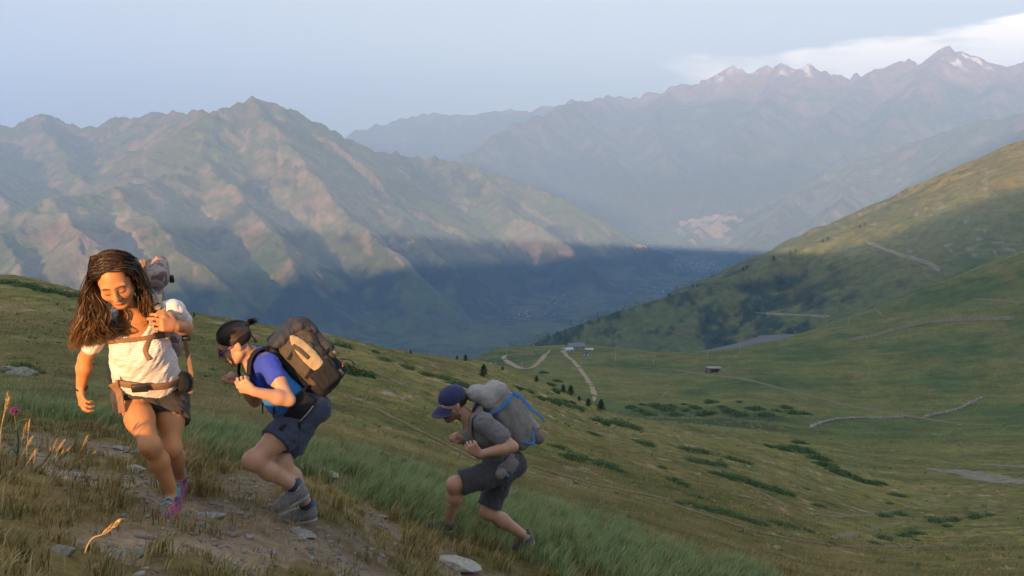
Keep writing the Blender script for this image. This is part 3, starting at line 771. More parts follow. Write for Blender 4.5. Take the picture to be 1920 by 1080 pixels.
c = mixc(c, C_MR * 1.05, np.clip(sstep(steep + .10 * n2 + .08 * n3, .24, .42) * .6 + sstep(z + 300 * n2, 600, 1200) * .9, 0, 1))
c = mixc(c, C_MF, sstep(-z + 300 * n1 + 300 * n2, 100, 300) * .85)
rid = ridged(x / 600 + z / 1500, y / 1200, 4, 127, .6); c = mixc(c, np.array([.40, .31, .25]), sstep(rid + .25 * n3, .96, 1.10) * sstep(z + 300 * n2, 200, 700) * .7)
gully_dark = ridged(x / 700 - z / 1200, y / 1400, 4, 128, .6); c = mixc(c, C_MF, sstep(gully_dark + .3 * n2, .95, 1.12) * .6)  # forest-dark streaks, shade of the gullies put into the colour
c = mixc(c, np.array([.55, .50, .46]), sstep(z + 260 * n3, 1280, 1500) * (1 - sstep(np.arctan2(x, y), .27, .33)) * sstep(np.arctan2(x, y), .14, .2) * .8)
c = mixc(c, np.array([.85, .85, .88]), sstep(n3 + .5 * n2, .28, .36) * sstep(z, 1150, 1350))   # the last snow fields
q = grid_faces(*rr.shape)
high = tag(link("high_mountain_range", make_mesh("high_mountain_range", V, q[:, ::-1].ravel(), np.full(len(q), 4), mat_vcol("high_rock", 0.95, 0.25, 0.004, 0.9, 0.006, 90.0, spec=0.05), True, c)), kind="structure")

# ---------------------------------------------------------------- haze: one closed box of even, pale air
hz = bpy.data.materials.new("haze_air"); hz.use_nodes = True
hn = hz.node_tree.nodes; hn.clear()
ho = hn.new("ShaderNodeOutputMaterial"); hv = hn.new("ShaderNodeVolumePrincipled")
hv.inputs["Color"].default_value = (0.39, 0.62, 1.0, 1)
hv.inputs["Density"].default_value = 9.0e-5
hv.inputs["Anisotropy"].default_value = -0.20
hv.inputs["Density Attribute"].default_value = ""
hz.node_tree.links.new(hv.outputs[0], ho.inputs["Volume"])
hz.cycles.homogeneous_volume = True
hb = bmesh.new(); bmesh.ops.create_cube(hb, size=1.0)
for v in hb.verts: v.co = Vector((v.co.x * 46000, 8500 + v.co.y * 31000, -1150 + (v.co.z + .5) * 3450))
hme = bpy.data.meshes.new("haze"); hb.to_mesh(hme); hme.materials.append(hz)
tag(link("haze", hme), kind="stuff")
# ================================================================ THINGS ON THE SLOPES
M_TRACK = mat_plain("track_gravel", (.32, .255, .165), .95, .2, .6, .4, bscale=6)
M_TRAIL = mat_plain("trodden_earth", (.175, .140, .078), .95, .25, 1.5, .4, bscale=9)
M_GREYEARTH = mat_plain("grey_scree", (.21, .18, .13), .95, .3, .8, .5, bscale=5)
def drape(name, uvs, width, mat, lift=.05, rmax=1e9, wob=.0, seed=1, step=4.0, bvh=None, mats_fade=True):
    """a track laid on the slope as a thin strip of its own"""
    C = catmull([V3(u, v, 0) for u, v in uvs], 24)
    seg = np.concatenate([[0], np.cumsum(np.linalg.norm(np.diff(C, axis=0), axis=1))]); t = np.arange(0, seg[-1], step)
    U_ = np.interp(t, seg, C[:, 0]); W_ = np.interp(t, seg, C[:, 1])
    pts = []
    for u, v in zip(U_, W_):
        h = (bvh or BVH_NEAR).ray_cast(Vector((0, 0, 0)), ray(u, v).normalized())[0]
        if h is None or math.hypot(h.x, h.y) > rmax: continue
        if pts and (h - Vector(pts[-1])).length > 60: continue
        pts.append(A3_(h))
    if len(pts) < 3: return None
    C = np.array(pts); C[1:-1] = (C[:-2] + C[1:-1] * 2 + C[2:]) / 4; C[1:-1] = (C[:-2] + C[1:-1] * 2 + C[2:]) / 4
    T = np.gradient(C[:, :2], axis=0); T /= np.maximum(np.linalg.norm(T, axis=1, keepdims=True), 1e-6)
    N2 = np.stack([-T[:, 1], T[:, 0]], 1); m = len(C)
    w = (np.full(m, width) if np.ndim(width) == 0 else np.interp(np.linspace(0, 1, m), np.linspace(0, 1, len(width)), width)) * .5
    w = w * (1 + .35 * fbm(np.arange(m) * .35, np.full(m, seed * 3.3), 2, seed)); taper = np.clip(np.minimum(np.arange(m), np.arange(m)[::-1]) / 4.0, .15, 1); w = w * taper
    rows = []
    for k in (-1, -.5, 0, .5, 1):
        p = C[:, :2] + N2 * (w * k)[:, None]
        z = np.array([((bvh or BVH_NEAR).ray_cast(Vector((a, b, c + 40)), Vector((0, 0, -1)))[0] or Vector((a, b, c))).z for (a, b), c in zip(p, C[:, 2])])
        rows.append(np.column_stack([p, z + lift * (1 - .6 * abs(k)) + np.hypot(p[:, 0], p[:, 1]) * 1.2e-4]))
    V = np.stack(rows, 1).reshape(-1, 3); q = grid_faces(m, 5)
    return tag(link(name, make_mesh(name, V, q[:, ::-1].ravel(), np.full(len(q), 4), mat, True)), kind="structure")
def A3_(v): return np.array((v.x, v.y, v.z))
drape("gravel_road", [(1078, 645), (1060, 648), (1053, 655), (1060, 665), (1076, 678), (1092, 698), (1108, 722), (1115, 742), (1112, 756)], 2.8, M_TRACK)
drape("gravel_road", [(1034, 655), (1020, 668), (1006, 684), (990, 691), (975, 690), (958, 682), (945, 673), (943, 668), (957, 665), (972, 664)], 3.8, M_TRACK)
drape("dirt_track", [(1180, 688), (1255, 692), (1330, 703), (1400, 712), (1470, 730), (1530, 744), (1600, 762), (1700, 779), (1780, 792), (1860, 797), (1925, 799)], [1.5, 3, 3.2, 3.5, 3.5, 3, 2, 1.5], M_TRAIL)
drape("dirt_track", [(1845, 741), (1880, 743), (1925, 746)], 2.5, M_TRAIL)
drape("dirt_track", [(1820, 560), (1860, 562), (1925, 568)], 4.0, M_TRAIL)
drape("bare_scree", [(1735, 878), (1780, 884), (1820, 890), (1870, 900), (1935, 906)], [3, 8, 7, 5, 4], M_GREYEARTH)
drape("bare_scree", [(1830, 870), (1870, 872), (1930, 877)], [1, 2.5, 2.5], M_GREYEARTH)
drape("sheep_trail", [(655, 745), (700, 765), (760, 795), (830, 830), (905, 868)], .22, M_TRAIL, .03)
drape("sheep_trail", [(690, 690), (735, 712), (790, 740), (850, 768)], .25, M_TRAIL, .03)
drape("sheep_trail", [(1000, 765), (1060, 785), (1120, 805), (1190, 835), (1240, 850), (1330, 880), (1390, 905)], .38, M_TRAIL, .04)
drape("sheep_trail", [(1390, 905), (1440, 930), (1490, 955), (1550, 968), (1620, 966), (1700, 952), (1790, 937)], .5, M_TRAIL, .04)
drape("sheep_trail", [(990, 872), (1050, 890), (1130, 912), (1220, 930), (1300, 952)], .2, M_TRAIL, .03)
drape("sheep_trail", [(1240, 940), (1330, 968), (1430, 1000), (1560, 1022), (1700, 1026), (1900, 1018)], .22, M_TRAIL, .03)
drape("sheep_trail", [(1560, 1010), (1640, 990), (1740, 972), (1850, 958), (1925, 952)], .5, M_TRAIL, .03)
drape("sheep_trail", [(1640, 578), (1650, 588), (1660, 595)], 4.0, M_TRAIL, .04)
drape("sheep_trail", [(1235, 750), (1250, 735), (1262, 726)], 1.5, M_TRAIL, .04)
BVH_SPUR = BVHTree.FromPolygons(SPUR_V.tolist(), SPUR_Q.tolist())
drape("spur_track", [(1622, 452), (1650, 464), (1690, 478), (1730, 490), (1752, 500), (1765, 515)], 9.0, mat_plain("pale_spur_track", (.24, .195, .13), .95, .2, .1), .6, bvh=BVH_SPUR, step=3)
drape("spur_track", [(1415, 586), (1450, 589), (1500, 591), (1560, 594)], 6.0, MATS["pale_spur_track"], .6, bvh=BVH_SPUR, step=3)
drape("spur_track", [(1003, 630), (998, 640), (1003, 652), (1010, 660)], 7.0, MATS["pale_spur_track"], .6, bvh=BVH_SPUR, step=3)
drape("spur_track", [(1250, 618), (1270, 625), (1300, 636)], 6.0, mat_plain("red_earth", (.15, .10, .07), .95, .2, .1), .6, bvh=BVH_SPUR, step=3)

# the gravelled car park on the shoulder beyond the meadow
pk = [PR(*q) for q in [(1275, 664, 800), (1330, 655, 850), (1385, 643, 900), (1428, 629, 960), (1495, 626, 960), (1462, 642, 830), (1400, 655, 790), (1330, 668, 780)]]
top = [(p.x, p.y, p.z) for p in pk]; bot = [(p.x, p.y, p.z - 45) for p in pk]
lot = bpy.data.meshes.new("car_park"); lot.from_pydata(top + bot, [], [tuple(range(8))] + [(i, i + 8, (i + 1) % 8 + 8, (i + 1) % 8) for i in range(8)])
lot.materials.append(mat_plain("car_park_gravel", (.125, .125, .14), .95, .15, .2, .3, bscale=2)); tag(link("car_park", lot), kind="structure")

# ---------------------------------------------------------------- buildings
def quadbox(x0, x1, y0, y1, z0, z1):
    V = [(x0, y0, z0), (x1, y0, z0), (x1, y1, z0), (x0, y1, z0), (x0, y0, z1), (x1, y0, z1), (x1, y1, z1), (x0, y1, z1)]
    return V, [(3, 2, 1, 0), (4, 5, 6, 7), (0, 1, 5, 4), (1, 2, 6, 5), (2, 3, 7, 6), (3, 0, 4, 7)]
def part_pd(name, V, F, mat, parent):
    me = bpy.data.meshes.new(name); me.from_pydata(V, [], F); me.materials.append(mat); return link(name, me, parent)
def house(name, u, v, w, d, h, rh, rz, wall, roof, label, cat, wins=3, door=True, sink=1.0):
    p = hit_near(u, v); e = empty(name, (p.x, p.y, p.z - .2)); e.rotation_euler = (0, 0, rz); tag(e, label, cat)
    V, F = quadbox(-w / 2, w / 2, -d / 2, d / 2, -sink, h); part_pd("wall", V, F, wall, e)
    o = .35; t = .18
    V = [(-w / 2 - o, -d / 2 - o, h - .1), (w / 2 + o, -d / 2 - o, h - .1), (w / 2 + o, 0, h + rh), (-w / 2 - o, 0, h + rh), (w / 2 + o, d / 2 + o, h - .1), (-w / 2 - o, d / 2 + o, h - .1)]
    V += [(a, b, c + t) for a, b, c in V]
    part_pd("roof", V, [(0, 3, 2, 1), (3, 5, 4, 2), (6, 7, 8, 9), (9, 8, 10, 11), (0, 1, 7, 6), (4, 5, 11, 10), (1, 2, 8, 7), (2, 4, 10, 8), (3, 0, 6, 9), (5, 3, 9, 11)], roof, e)
    V = [(-w / 2, -d / 2, h), (-w / 2, d / 2, h), (-w / 2, 0, h + rh)]; part_pd("gable", V, [(0, 2, 1)], wall, e); part_pd("gable", [(-a, b, c) for a, b, c in V], [(0, 1, 2)], wall, e)
    g = mat_plain("dark_glass", (.03, .035, .045), .2, .1, 5)
    fm = mat_plain("white_frame", (.6, .6, .58), .6, .05, 5)
    for i in range(wins):
        cx = -w / 2 + w * (i + .5) / (wins + (1 if door else 0)); V, F = quadbox(cx - .55, cx + .55, -d / 2 - .06, -d / 2 + .02, h * .42, h * .42 + 1.0); wn_ = part_pd("window", V, F, fm, e)
        V, F = quadbox(cx - .45, cx + .45, -d / 2 - .075, -d / 2 - .05, h * .42 + .1, h * .42 + .9); part_pd("pane", V, F, g, wn_)
    if door:
        V, F = quadbox(w / 2 - w * .5 / (wins + 1) - .5, w / 2 - w * .5 / (wins + 1) + .5, -d / 2 - .06, -d / 2 + .02, 0, 2.05); part_pd("door", V, F, mat_plain("door_wood", (.16, .10, .06), .7), e)
    return e
W_ST = mat_plain("grey_render_wall", (.36, .34, .34), .9, .15, .6); W_PALE = mat_plain("pale_blue_sheet_wall", (.42, .50, .55), .7, .1, .8)
RF_GREY = mat_plain("slate_roof", (.20, .20, .235), .8, .2, 1.2); RF_BLUE = mat_plain("blue_sheet_roof", (.06, .09, .20), .6, .1, 1); RF_PALE = mat_plain("zinc_roof", (.45, .47, .50), .5, .1, 1)
house("mountain_restaurant", 1080, 655, 13, 7, 3.2, 2.2, .12, W_ST, RF_GREY, "long low grey building with slate roof beside the bend of the gravel road", "building", 4)
house("shed", 1066, 660, 6, 5, 2.6, 1.0, .3, W_PALE, RF_PALE, "pale blue shed left of the long grey building", "shed", 1)
house("hut", 1099, 667, 3.2, 3, 2.2, 1.2, -.2, mat_plain("white_wall", (.6, .58, .55), .9), RF_BLUE, "tiny white hut with a blue roof below the long grey building", "hut", 0)
V, F = quadbox(-5, 5, -3, 3, -3, 0.4); p = hit_near(1101, 655); te = empty("terrace", tuple(p)); tag(te, "pale paved terrace right of the long grey building", "terrace"); part_pd("slab", V, F, mat_plain("pale_paving", (.50, .47, .45), .9, .1, .5), te)
# the half-buried stone shelter with its dark open front
p = hit_near(1338, 698); sh = empty("stone_shelter", tuple(p)); tag(sh, "small stone shelter with a dark open front dug into the meadow", "shelter")
for nm, (a, b, c, d, e, f) in (("side_wall", (-3.4, -2.2, -2, 2, -1, 2.6)), ("side_wall", (2.2, 3.4, -2, 2, -1, 2.2)), ("back_wall", (-2.2, 2.2, 1.2, 2, -1, 2.4))):
    part_pd(nm, *quadbox(a, b, c, d, e, f), mat_plain("rough_stone", (.24, .215, .195), .95, .3, 2.0, .6), sh)
part_pd("roof", *quadbox(-4, 4.2, -2.4, 2.4, 2.62, 3.1), mat_plain("weathered_slab", (.30, .27, .25), .95, .25, 1.5), sh)
part_pd("earth_bank", [(-5, 2.5, -1), (8, 3, -1), (7, -1, -.5), (3.6, -2, -.5), (3.5, 2.2, 2.3), (-3.5, 2.2, 2.5), (5.5, 1.5, 1.5)], [(0, 1, 4, 5), (1, 2, 6), (2, 3, 4, 6), (1, 6, 4)], MATS["rough_stone"], sh)

# ---------------------------------------------------------------- ski lift pylons
M_STEEL = mat_plain("galvanised_steel", (.42, .43, .44), .5, .1, 2, metal=.4)
def pylon(u, v, h, label, lean=0.0, arm=2.4):
    p = hit_near(u, v)
    if p is None: return
    h = h * math.hypot(p.x, p.y) / F_PX
    e = empty("lift_pylon", tuple(p)); e.rotation_euler = (0, lean, .3); tag(e, label, "pylon", "ski lift pylons on the meadow")
    put("pole", Bag().add(tube([V3(0, 0, -1), V3(0, 0, h * .5), V3(0, 0, h)], [.26, .20, .15], 3, 8)), M_STEEL, e)
    put("crossarm", Bag().add(tube([V3(-arm / 2, 0, h - .3), V3(0, 0, h - .1), V3(arm / 2, 0, h - .3)], .10, 3, 6)), M_STEEL, e)
pylon(1461, 656, 26, "tallest lift pylon, in front of the car park")
pylon(1388, 662, 13, "short lift pylon at the lower end of the car park")
pylon(1153, 676, 18, "leaning lift pylon nearest the long grey building", .06, 1.5)
pylon(1226, 684, 18, "leaning lift pylon between the grey building and the stone shelter", .06, 1.5)
pylon(1326, 676, 17, "lift pylon directly above the stone shelter", .05, 1.5)
pylon(950, 664, 18, "lift pylon above the hairpin of the gravel road", 0, 1.5)
pylon(978, 691, 12, "lift pylon at the lowest point of the hairpin road", 0, 1.5)
pylon(1590, 611, 14, "lift pylon on the ridge above the snow fence", .02, 2)
# ---------------------------------------------------------------- snow fence
fpts = []
for u, v in zip(np.linspace(1592, 1908, 46), np.interp(np.linspace(1592, 1908, 46), [1592, 1640, 1690, 1740, 1790, 1850, 1908], [641, 632, 618, 606, 603, 601, 600])):
    h = hit_near(u, v)
    if h is not None: fpts.append(A3_(h))
fe = empty("snow_fence", tuple(fpts[0])); tag(fe, "long grey wooden snow fence curving across the green hillside", "fence")
fb = fpts[0]; M_FW = mat_plain("weathered_fence_wood", (.42, .35, .27), .9, .25, .8)
post = Bag().add(tube([V3(0, 0, -.6), V3(0, 0, 1), V3(0, 0, 2.9)], .10, 2, 5)); pm = put("post", post, M_FW, fe); pm.location = tuple(fpts[0] - fb)
for q in fpts[1:]:
    c = pm.copy(); COL.objects.link(c); c.parent = fe; c.location = tuple(q - fb)
for a, b in zip(fpts[:-1], fpts[1:]):
    bag = Bag()
    for k in range(7): bag.add(ribbon([a - fb + V3(0, 0, .35 + k * .36), (a + b) / 2 - fb + V3(0, 0, .33 + k * .36), b - fb + V3(0, 0, .35 + k * .36)], .26, .05, V3(0, -1, .15), 1))
    put("fence_panel", bag, M_FW, fe, smooth=False)
# ---------------------------------------------------------------- stones
def rock_mesh(name, seed, flat=.5, n=3, rough=.35):
    bm = bmesh.new(); bmesh.ops.create_icosphere(bm, subdivisions=n, radius=1.0)
    co = np.array([v.co for v in bm.verts]); rg_ = np.random.default_rng(seed)
    # chop with a few planes to get slabs and faces
    for _ in range(9):
        d = nrm(rg_.normal(size=3) * V3(1, 1, .7)); lim = .55 + .35 * rg_.random(); t = co @ d; co = co - np.outer(np.clip(t - lim, 0, None), d)
    co = co * (1 + rough * .35 * fbm(co[:, 0] * 2.2 + seed, co[:, 1] * 2.2 + co[:, 2] * 1.7, 3, seed))[:, None]
    co[:, 2] *= flat
    for v, c in zip(bm.verts, co): v.co = c
    me = bpy.data.meshes.new(name); bm.to_mesh(me); bm.free(); return me
M_ROCK = mat_plain("grey_schist", (.30, .29, .275), .9, .3, 5.0, .7, bscale=22); M_ROCK2 = mat_plain("lichened_schist", (.245, .225, .19), .95, .35, 6.0, .7, bscale=25); M_ROCK3 = mat_plain("pale_schist", (.42, .385, .34), .9, .25, 6.0, .6, bscale=25)
RK = [rock_mesh("stone", 10 + i, f) for i, f in enumerate((.30, .42, .22, .55))]
M_WALLST = mat_plain("wall_stone", (.34, .31, .265), .95, .3, 1.0)
def stone_wall(uvs, name, label, seed):
    C = catmull([V3(u, v, 0) for u, v in uvs], 30); pts = [hit_near(u, v) for u, v, _ in C]; pts = [A3_(p) for p in pts if p is not None]
    e = empty(name, tuple(pts[0])); tag(e, label, "wall"); rg_ = np.random.default_rng(seed); VV, FF = [], []; n = 0
    mv = [np.array([v.co for v in m_.vertices]) for m_ in RK]; mf = [np.array([list(p_.vertices) for p_ in m_.polygons]) for m_ in RK]
    L = np.concatenate([[0], np.cumsum([np.linalg.norm(b - a) for a, b in zip(pts[:-1], pts[1:])])]); P3 = np.array(pts)
    for d in np.arange(0, L[-1], .55):
        for lay in range(3 if rg_.random() > .3 else 2):
            c = np.array([np.interp(d + rg_.normal() * .3, L, P3[:, i]) for i in range(3)]) + V3(*(rg_.normal(size=2) * .25), .15 + lay * .24)
            k = rg_.integers(4); a = rg_.random() * 6.3; s_ = .24 + .22 * rg_.random(); rot = np.array([[math.cos(a), -math.sin(a), 0], [math.sin(a), math.cos(a), 0], [0, 0, 1.6]])
            VV.append(mv[k] @ rot.T * s_ + c - pts[0]); FF.append(mf[k] + n); n += len(mv[k])
    V = np.concatenate(VV); F = np.concatenate(FF)
    st = link("stones", make_mesh("stones", V, F.ravel(), np.full(len(F), 3), M_WALLST), e); st["kind"] = "stuff"
RK_LOW = RK; RK = [rock_mesh("stone", 40 + i, .6, 1) for i in range(4)]
stone_wall([(1520, 803), (1545, 793), (1575, 787), (1620, 785), (1660, 785), (1700, 783)], "dry_stone_wall", "pale dry stone wall crossing the meadow below the earth track", 3)
stone_wall([(1735, 783), (1770, 775), (1800, 767), (1822, 756), (1842, 746)], "dry_stone_wall", "pale dry stone wall climbing the slope to the right of the earth track", 4)
RK = RK_LOW
# ---------------------------------------------------------------- trees and shrubs
def conifer_mesh(seed, n=900):
    rg_ = np.random.default_rng(seed); t = rg_.random(n) ** .8; th = rg_.random(n) * 6.283
    prof = (1 - t) ** .75 * .30 * (.75 + .35 * np.sin(t * 26 + seed)) + .02; lob = 1 + .25 * np.sin(th * 3 + seed * 2 + t * 5)
    rad = prof * lob * (.45 + .6 * np.sqrt(rg_.random(n)))
    c = np.stack([np.cos(th) * rad, np.sin(th) * rad, .08 + t * .92 - rad * .18], 1)
    d = np.stack([np.cos(th), np.sin(th), -.25 + .5 * rg_.random(n)], 1); d /= np.linalg.norm(d, axis=1, keepdims=True); s_ = np.cross(d, V3(0, 0, 1)); s_ /= np.linalg.norm(s_, axis=1, keepdims=True)
    L = (.035 + .035 * rg_.random(n))[:, None] * 1.3; w = L * .5; tw = (rg_.random(n) - .5)[:, None] * .05
    V = np.stack([c - s_ * w, c + d * L + V3(0, 0, 1) * tw, c + s_ * w, c - d * L * .5 - V3(0, 0, 1) * tw], 1).reshape(-1, 3)
    col = np.repeat((.5 + .9 * rg_.random(n))[:, None] * np.array([.066, .098, .044]), 4, 0)
    return V, np.arange(n * 4), np.full(n, 4), col
M_NEEDLE = mat_vcol("conifer_needles", .9, .2, 6.0, spec=.1); M_BARK = mat_plain("bark", (.09, .065, .045), .95, .3, 8, .5)
CON = [make_mesh("crown", *conifer_mesh(s_)[:3], M_NEEDLE, False, conifer_mesh(s_)[3]) for s_ in (1, 2, 3)]
tv, tq, tc_ = tube([V3(0, 0, -.15), V3(.01, 0, .4), V3(0, 0, .95)], [.035, .022, .004], 4, 7); TRUNK = make_mesh("trunk", tv, tq.ravel(), np.full(len(tq), 4), M_BARK, True)
LIMB = Bag()
for k in range(14):
    a = k * 2.4; z = .12 + k * .055; r_ = .24 * (1 - z) ** .8; LIMB.add(tube([V3(0, 0, z), V3(math.cos(a) * r_ * .6, math.sin(a) * r_ * .6, z + .01), V3(math.cos(a) * r_, math.sin(a) * r_, z - .015)], [.008, .005, .002], 2, 4))
LIMB_ME = put("limbs", LIMB, M_BARK).data; bpy.data.objects.remove(bpy.data.objects["limbs"])
def tree(p, h, label, group, k=0, wide=1.0):
    if p is None: return
    e = empty("conifer_tree", (p.x, p.y, p.z)); e.scale = (h * wide, h * wide, h); e.rotation_euler = (0, 0, k * 1.7); tag(e, label, "tree", group)
    link("crown", CON[k % 3], e); link("trunk", TRUNK, e); link("limbs", LIMB_ME, e)
ORD = "first second third fourth fifth sixth seventh eighth ninth tenth eleventh twelfth thirteenth fourteenth fifteenth sixteenth seventeenth eighteenth".split()
G1 = "small pines along the brow of the slope"
for i, (u, v, hp, lab) in enumerate([(1127, 771, 30, "bushy dark pine at the end of the gravel road, rightmost of its cluster"), (1103, 762, 20, "dark pine in the middle of the cluster under the gravel road"), (1086, 752, 13, "smallest dark pine left of the cluster under the gravel road"), (1070, 742, 26, "tall dark pine left of the gravel road above the brow"), (1056, 736, 20, "dark pine at the left end of the row below the road"), (1006, 716, 15, "lone small pine on the brow above the man's backpack"), (907, 706, 30, "narrow dark pine on the slope right above the man's backpack"), (873, 677, 16, "dark pine on the brow left of the hairpin road"), (857, 674, 10, "tiny pine beside a larger one on the brow left of the hairpin road"), (770, 664, 10, "lone tiny pine on the brow between the blue-topped woman and the man"), (364, 594, 9, "lone tiny pine on the skyline between the two women"), (942, 694, 10, "small pine on the brow under the hairpin road")]):
    p = hit_near(u, v)
    if p is not None and math.hypot(p.x, p.y) < 400: tree(p, hp * .8 * math.hypot(p.x, p.y) / F_PX, lab, G1, i, 1.35)
G2 = "trees along the spur's crest"
SP_U = [1122, 1160, 1255, 1299, 1308, 1392, 1400, 1450, 1482, 1492, 1543, 1552, 1612, 1622, 1028, 1045, 1060, 1090]; SP_ORD = [sorted(SP_U).index(q) for q in SP_U]
for i, (u, v, hp) in enumerate([(1122, 603, 9), (1160, 590, 7), (1255, 556, 8), (1299, 540, 9), (1308, 537, 7), (1392, 508, 9), (1400, 505, 10), (1450, 488, 11), (1482, 477, 9), (1492, 473, 8), (1543, 455, 9), (1552, 452, 10), (1612, 428, 9), (1622, 424, 8), (1028, 632, 8), (1045, 627, 9), (1060, 622, 8), (1090, 613, 8)]):
    for dv in range(0, 60, 2):
        h = BVH_SPUR.ray_cast(Vector((0, 0, 0)), ray(u, v + dv).normalized())[0]
        if h is not None: break
    if h is not None: tree(h, hp * .8 * math.hypot(h.x, h.y) / F_PX, "small dark tree on the crest of the long green spur, " + ORD[SP_ORD[i]] + " from left", G2, i, 1.6)
# forest on the spur's lower slopes: one mass
sel = np.nonzero((FOREST_SPUR > .55) & (np.abs(np.degrees(np.arctan2(SPUR_V[:, 0], SPUR_V[:, 1]))) < 32) & (np.hypot(SPUR_V[:, 0], SPUR_V[:, 1]) < 2600))[0]
rg_ = np.random.default_rng(9); sel = rg_.choice(sel, min(2600, len(sel)), replace=False); VV, FF, CC = [], [], []; n = 0
cv, cf, cc_, ccol = conifer_mesh(5, 14)
for k in range(4):
    pass
for i in sel:
    p = SPUR_V[i] + V3(*(rg_.normal(size=2) * 8), -1); h = 9 + 8 * rg_.random(); a = rg_.random() * 6.3; ca, sa = math.cos(a), math.sin(a)
    V = cv * V3(h * 1.7, h * 1.7, h); V = (V - V3(0, 0, 0)); V = np.stack([V[:, 0] * ca - V[:, 1] * sa, V[:, 0] * sa + V[:, 1] * ca, V[:, 2]], 1) * 1.0
    V = V.reshape(-1, 4, 3); cen = V.mean(1, keepdims=True); V = (cen + (V - cen) * 2.6).reshape(-1, 3)
    VV.append(V + p); CC.append(ccol * (.7 + .6 * rg_.random())); n += 1
V = np.concatenate(VV)
tag(link("spur_forest", make_mesh("spur_forest", V, np.arange(len(V)), np.full(len(V) // 4, 4), M_NEEDLE, False, np.concatenate(CC))), "dark broken woodland on the lower slope of the long spur", "forest", kind="stuff")
# low shrubs
def shrub_mesh(seed, n=620, leaf=.085):
    rg_ = np.random.default_rng(seed); th = rg_.random(n) * 6.283; ph = np.arccos(1 - rg_.random(n) * 1.0)
    lob = 1 + .35 * fbm(np.cos(th) * 1.6 + seed, np.sin(th) * 1.6 + np.cos(ph) * 2, 3, seed)
    rad = lob * (.62 + .42 * np.sqrt(rg_.random(n)))
    d = np.stack([np.cos(th) * np.sin(ph), np.sin(th) * np.sin(ph), np.cos(ph)], 1); c = d * rad[:, None]; c[:, 2] *= .62
    u_ = rg_.normal(size=(n, 3)); u_ = u_ + d * .8; u_ /= np.linalg.norm(u_, axis=1, keepdims=True); w_ = np.cross(u_, rg_.normal(size=(n, 3))); w_ /= np.linalg.norm(w_, axis=1, keepdims=True)
    L = (leaf * (.6 + .8 * rg_.random(n)))[:, None]
    V = np.stack([c - w_ * L * .5, c + u_ * L * 1.2, c + w_ * L * .5, c - u_ * L * .5], 1).reshape(-1, 3)
    col = np.repeat((.55 + .9 * rg_.random(n))[:, None] * np.array([.066, .118, .036]), 4, 0)
    F = np.arange(n * 4).reshape(-1, 4)
    # darker inner hull that blocks the view between the leaves
    t = np.linspace(0, 2 * math.pi, 13)[:-1]; ring = [np.stack([np.cos(t) * r_, np.sin(t) * r_, np.full(12, z)], 1) for r_, z in ((.7, -.15), (.68, .16), (.48, .36), (.12, .46))]
    cv_ = np.concatenate(ring) * (1 + .15 * rg_.normal(size=(48, 1)) * .5); q_ = grid_faces(4, 12, True)
    V2 = np.concatenate([V, cv_]); F2 = np.concatenate([F, q_ + len(V)]); col2 = np.concatenate([col, np.broadcast_to(np.array([.030, .052, .018]), (48, 3))])
    return make_mesh("foliage", V2, F2.ravel(), np.full(len(F2), 4), M_LEAF, False, col2)
M_LEAF = mat_vcol("shrub_leaves", .8, .25, 3.0, spec=.15)
SHR = [shrub_mesh(s_) for s_ in range(21, 27)]
def shrubs(lst, label, group, flat=.42, k0=0, name="low_shrub"):
    lst = sorted(lst) if isinstance(label, str) else lst
    if isinstance(label, str) and len(lst) <= 16: label = [label + ", " + ORD[i] + " from left" for i in range(len(lst))]
    for i, (u, v, w, *rest) in enumerate(lst):
        p = hit_near(u, v)
        if p is None: continue
        r_ = math.hypot(p.x, p.y); s_ = w * 1.22 * r_ / F_PX * .5
        e = link(name, SHR[(i + k0) % 6]); e.location = (p.x, p.y, p.z - .04 * s_)
        # shrubs grow in strips along the contour
        e.scale = (s_, s_ * (.75 + .5 * ((i * 37) % 10) / 10), s_ * flat * (rest[0] if rest else 1)); e.rotation_euler = (0, .10 if u > 900 else .18, -.35 + .2 * ((i * 13) % 7) / 7)
        tag(e, label if isinstance(label, str) else label[i], "shrub", group)
shrubs([(1110, 815, 30), (1075, 862, 58)], ["compact dark shrub standing alone below the pine cluster", "broad dark green shrub just right of the man's pack straps"], "broad shrubs right of the man")
shrubs([(1045, 840, 40), (1135, 876, 56), (1120, 868, 30), (1160, 884, 30)], "low green shrub in the strip just right of the man's backpack", "strip of shrubs right of the man's backpack", .34, 2)
shrubs([(1035, 755, 44), (1060, 762, 34), (1080, 766, 34), (1124, 792, 48), (1158, 796, 46), (1185, 803, 40), (1012, 748, 30), (990, 735, 30), (970, 728, 26)], "low shrub in the band running down the brow under the pines", "shrubs along the brow under the pines", .36, 1)
shrubs([(1210, 834, 38), (1195, 828, 24), (1290, 845, 40), (1315, 848, 36), (1300, 866, 36), (1325, 870, 40), (1350, 872, 30), (1370, 862, 34), (1395, 868, 30), (1240, 878, 24)], "low shrub among those scattered over the upper middle of the slope", "shrubs on the upper middle slope", .36, 3)
shrubs([(1265, 904, 40), (1280, 910, 26)], ["dense oval shrub alone in the middle of the grassy slope", "smaller shrub touching the right end of the dense oval shrub"], "oval shrubs in mid slope", .45, 5)
shrubs([(1345, 890, 34), (1365, 895, 38), (1385, 898, 36), (1405, 905, 40), (1428, 914, 36), (1455, 920, 40), (1475, 926, 30), (1510, 918, 18)], "low shrub in the dark line above the lower sheep trail", "line of shrubs above the lower sheep trail", .36, 0)
shrubs([(1295, 950, 44), (1270, 944, 30), (1325, 957, 44), (1350, 962, 44), (1375, 970, 44), (1400, 978, 46), (1425, 984, 36), (1455, 984, 40), (1480, 988, 34), (1305, 932, 26), (1512, 996, 26)], "low shrub in the long dark band crossing the lower slope", "long band of shrubs on the lower slope", .34, 2)
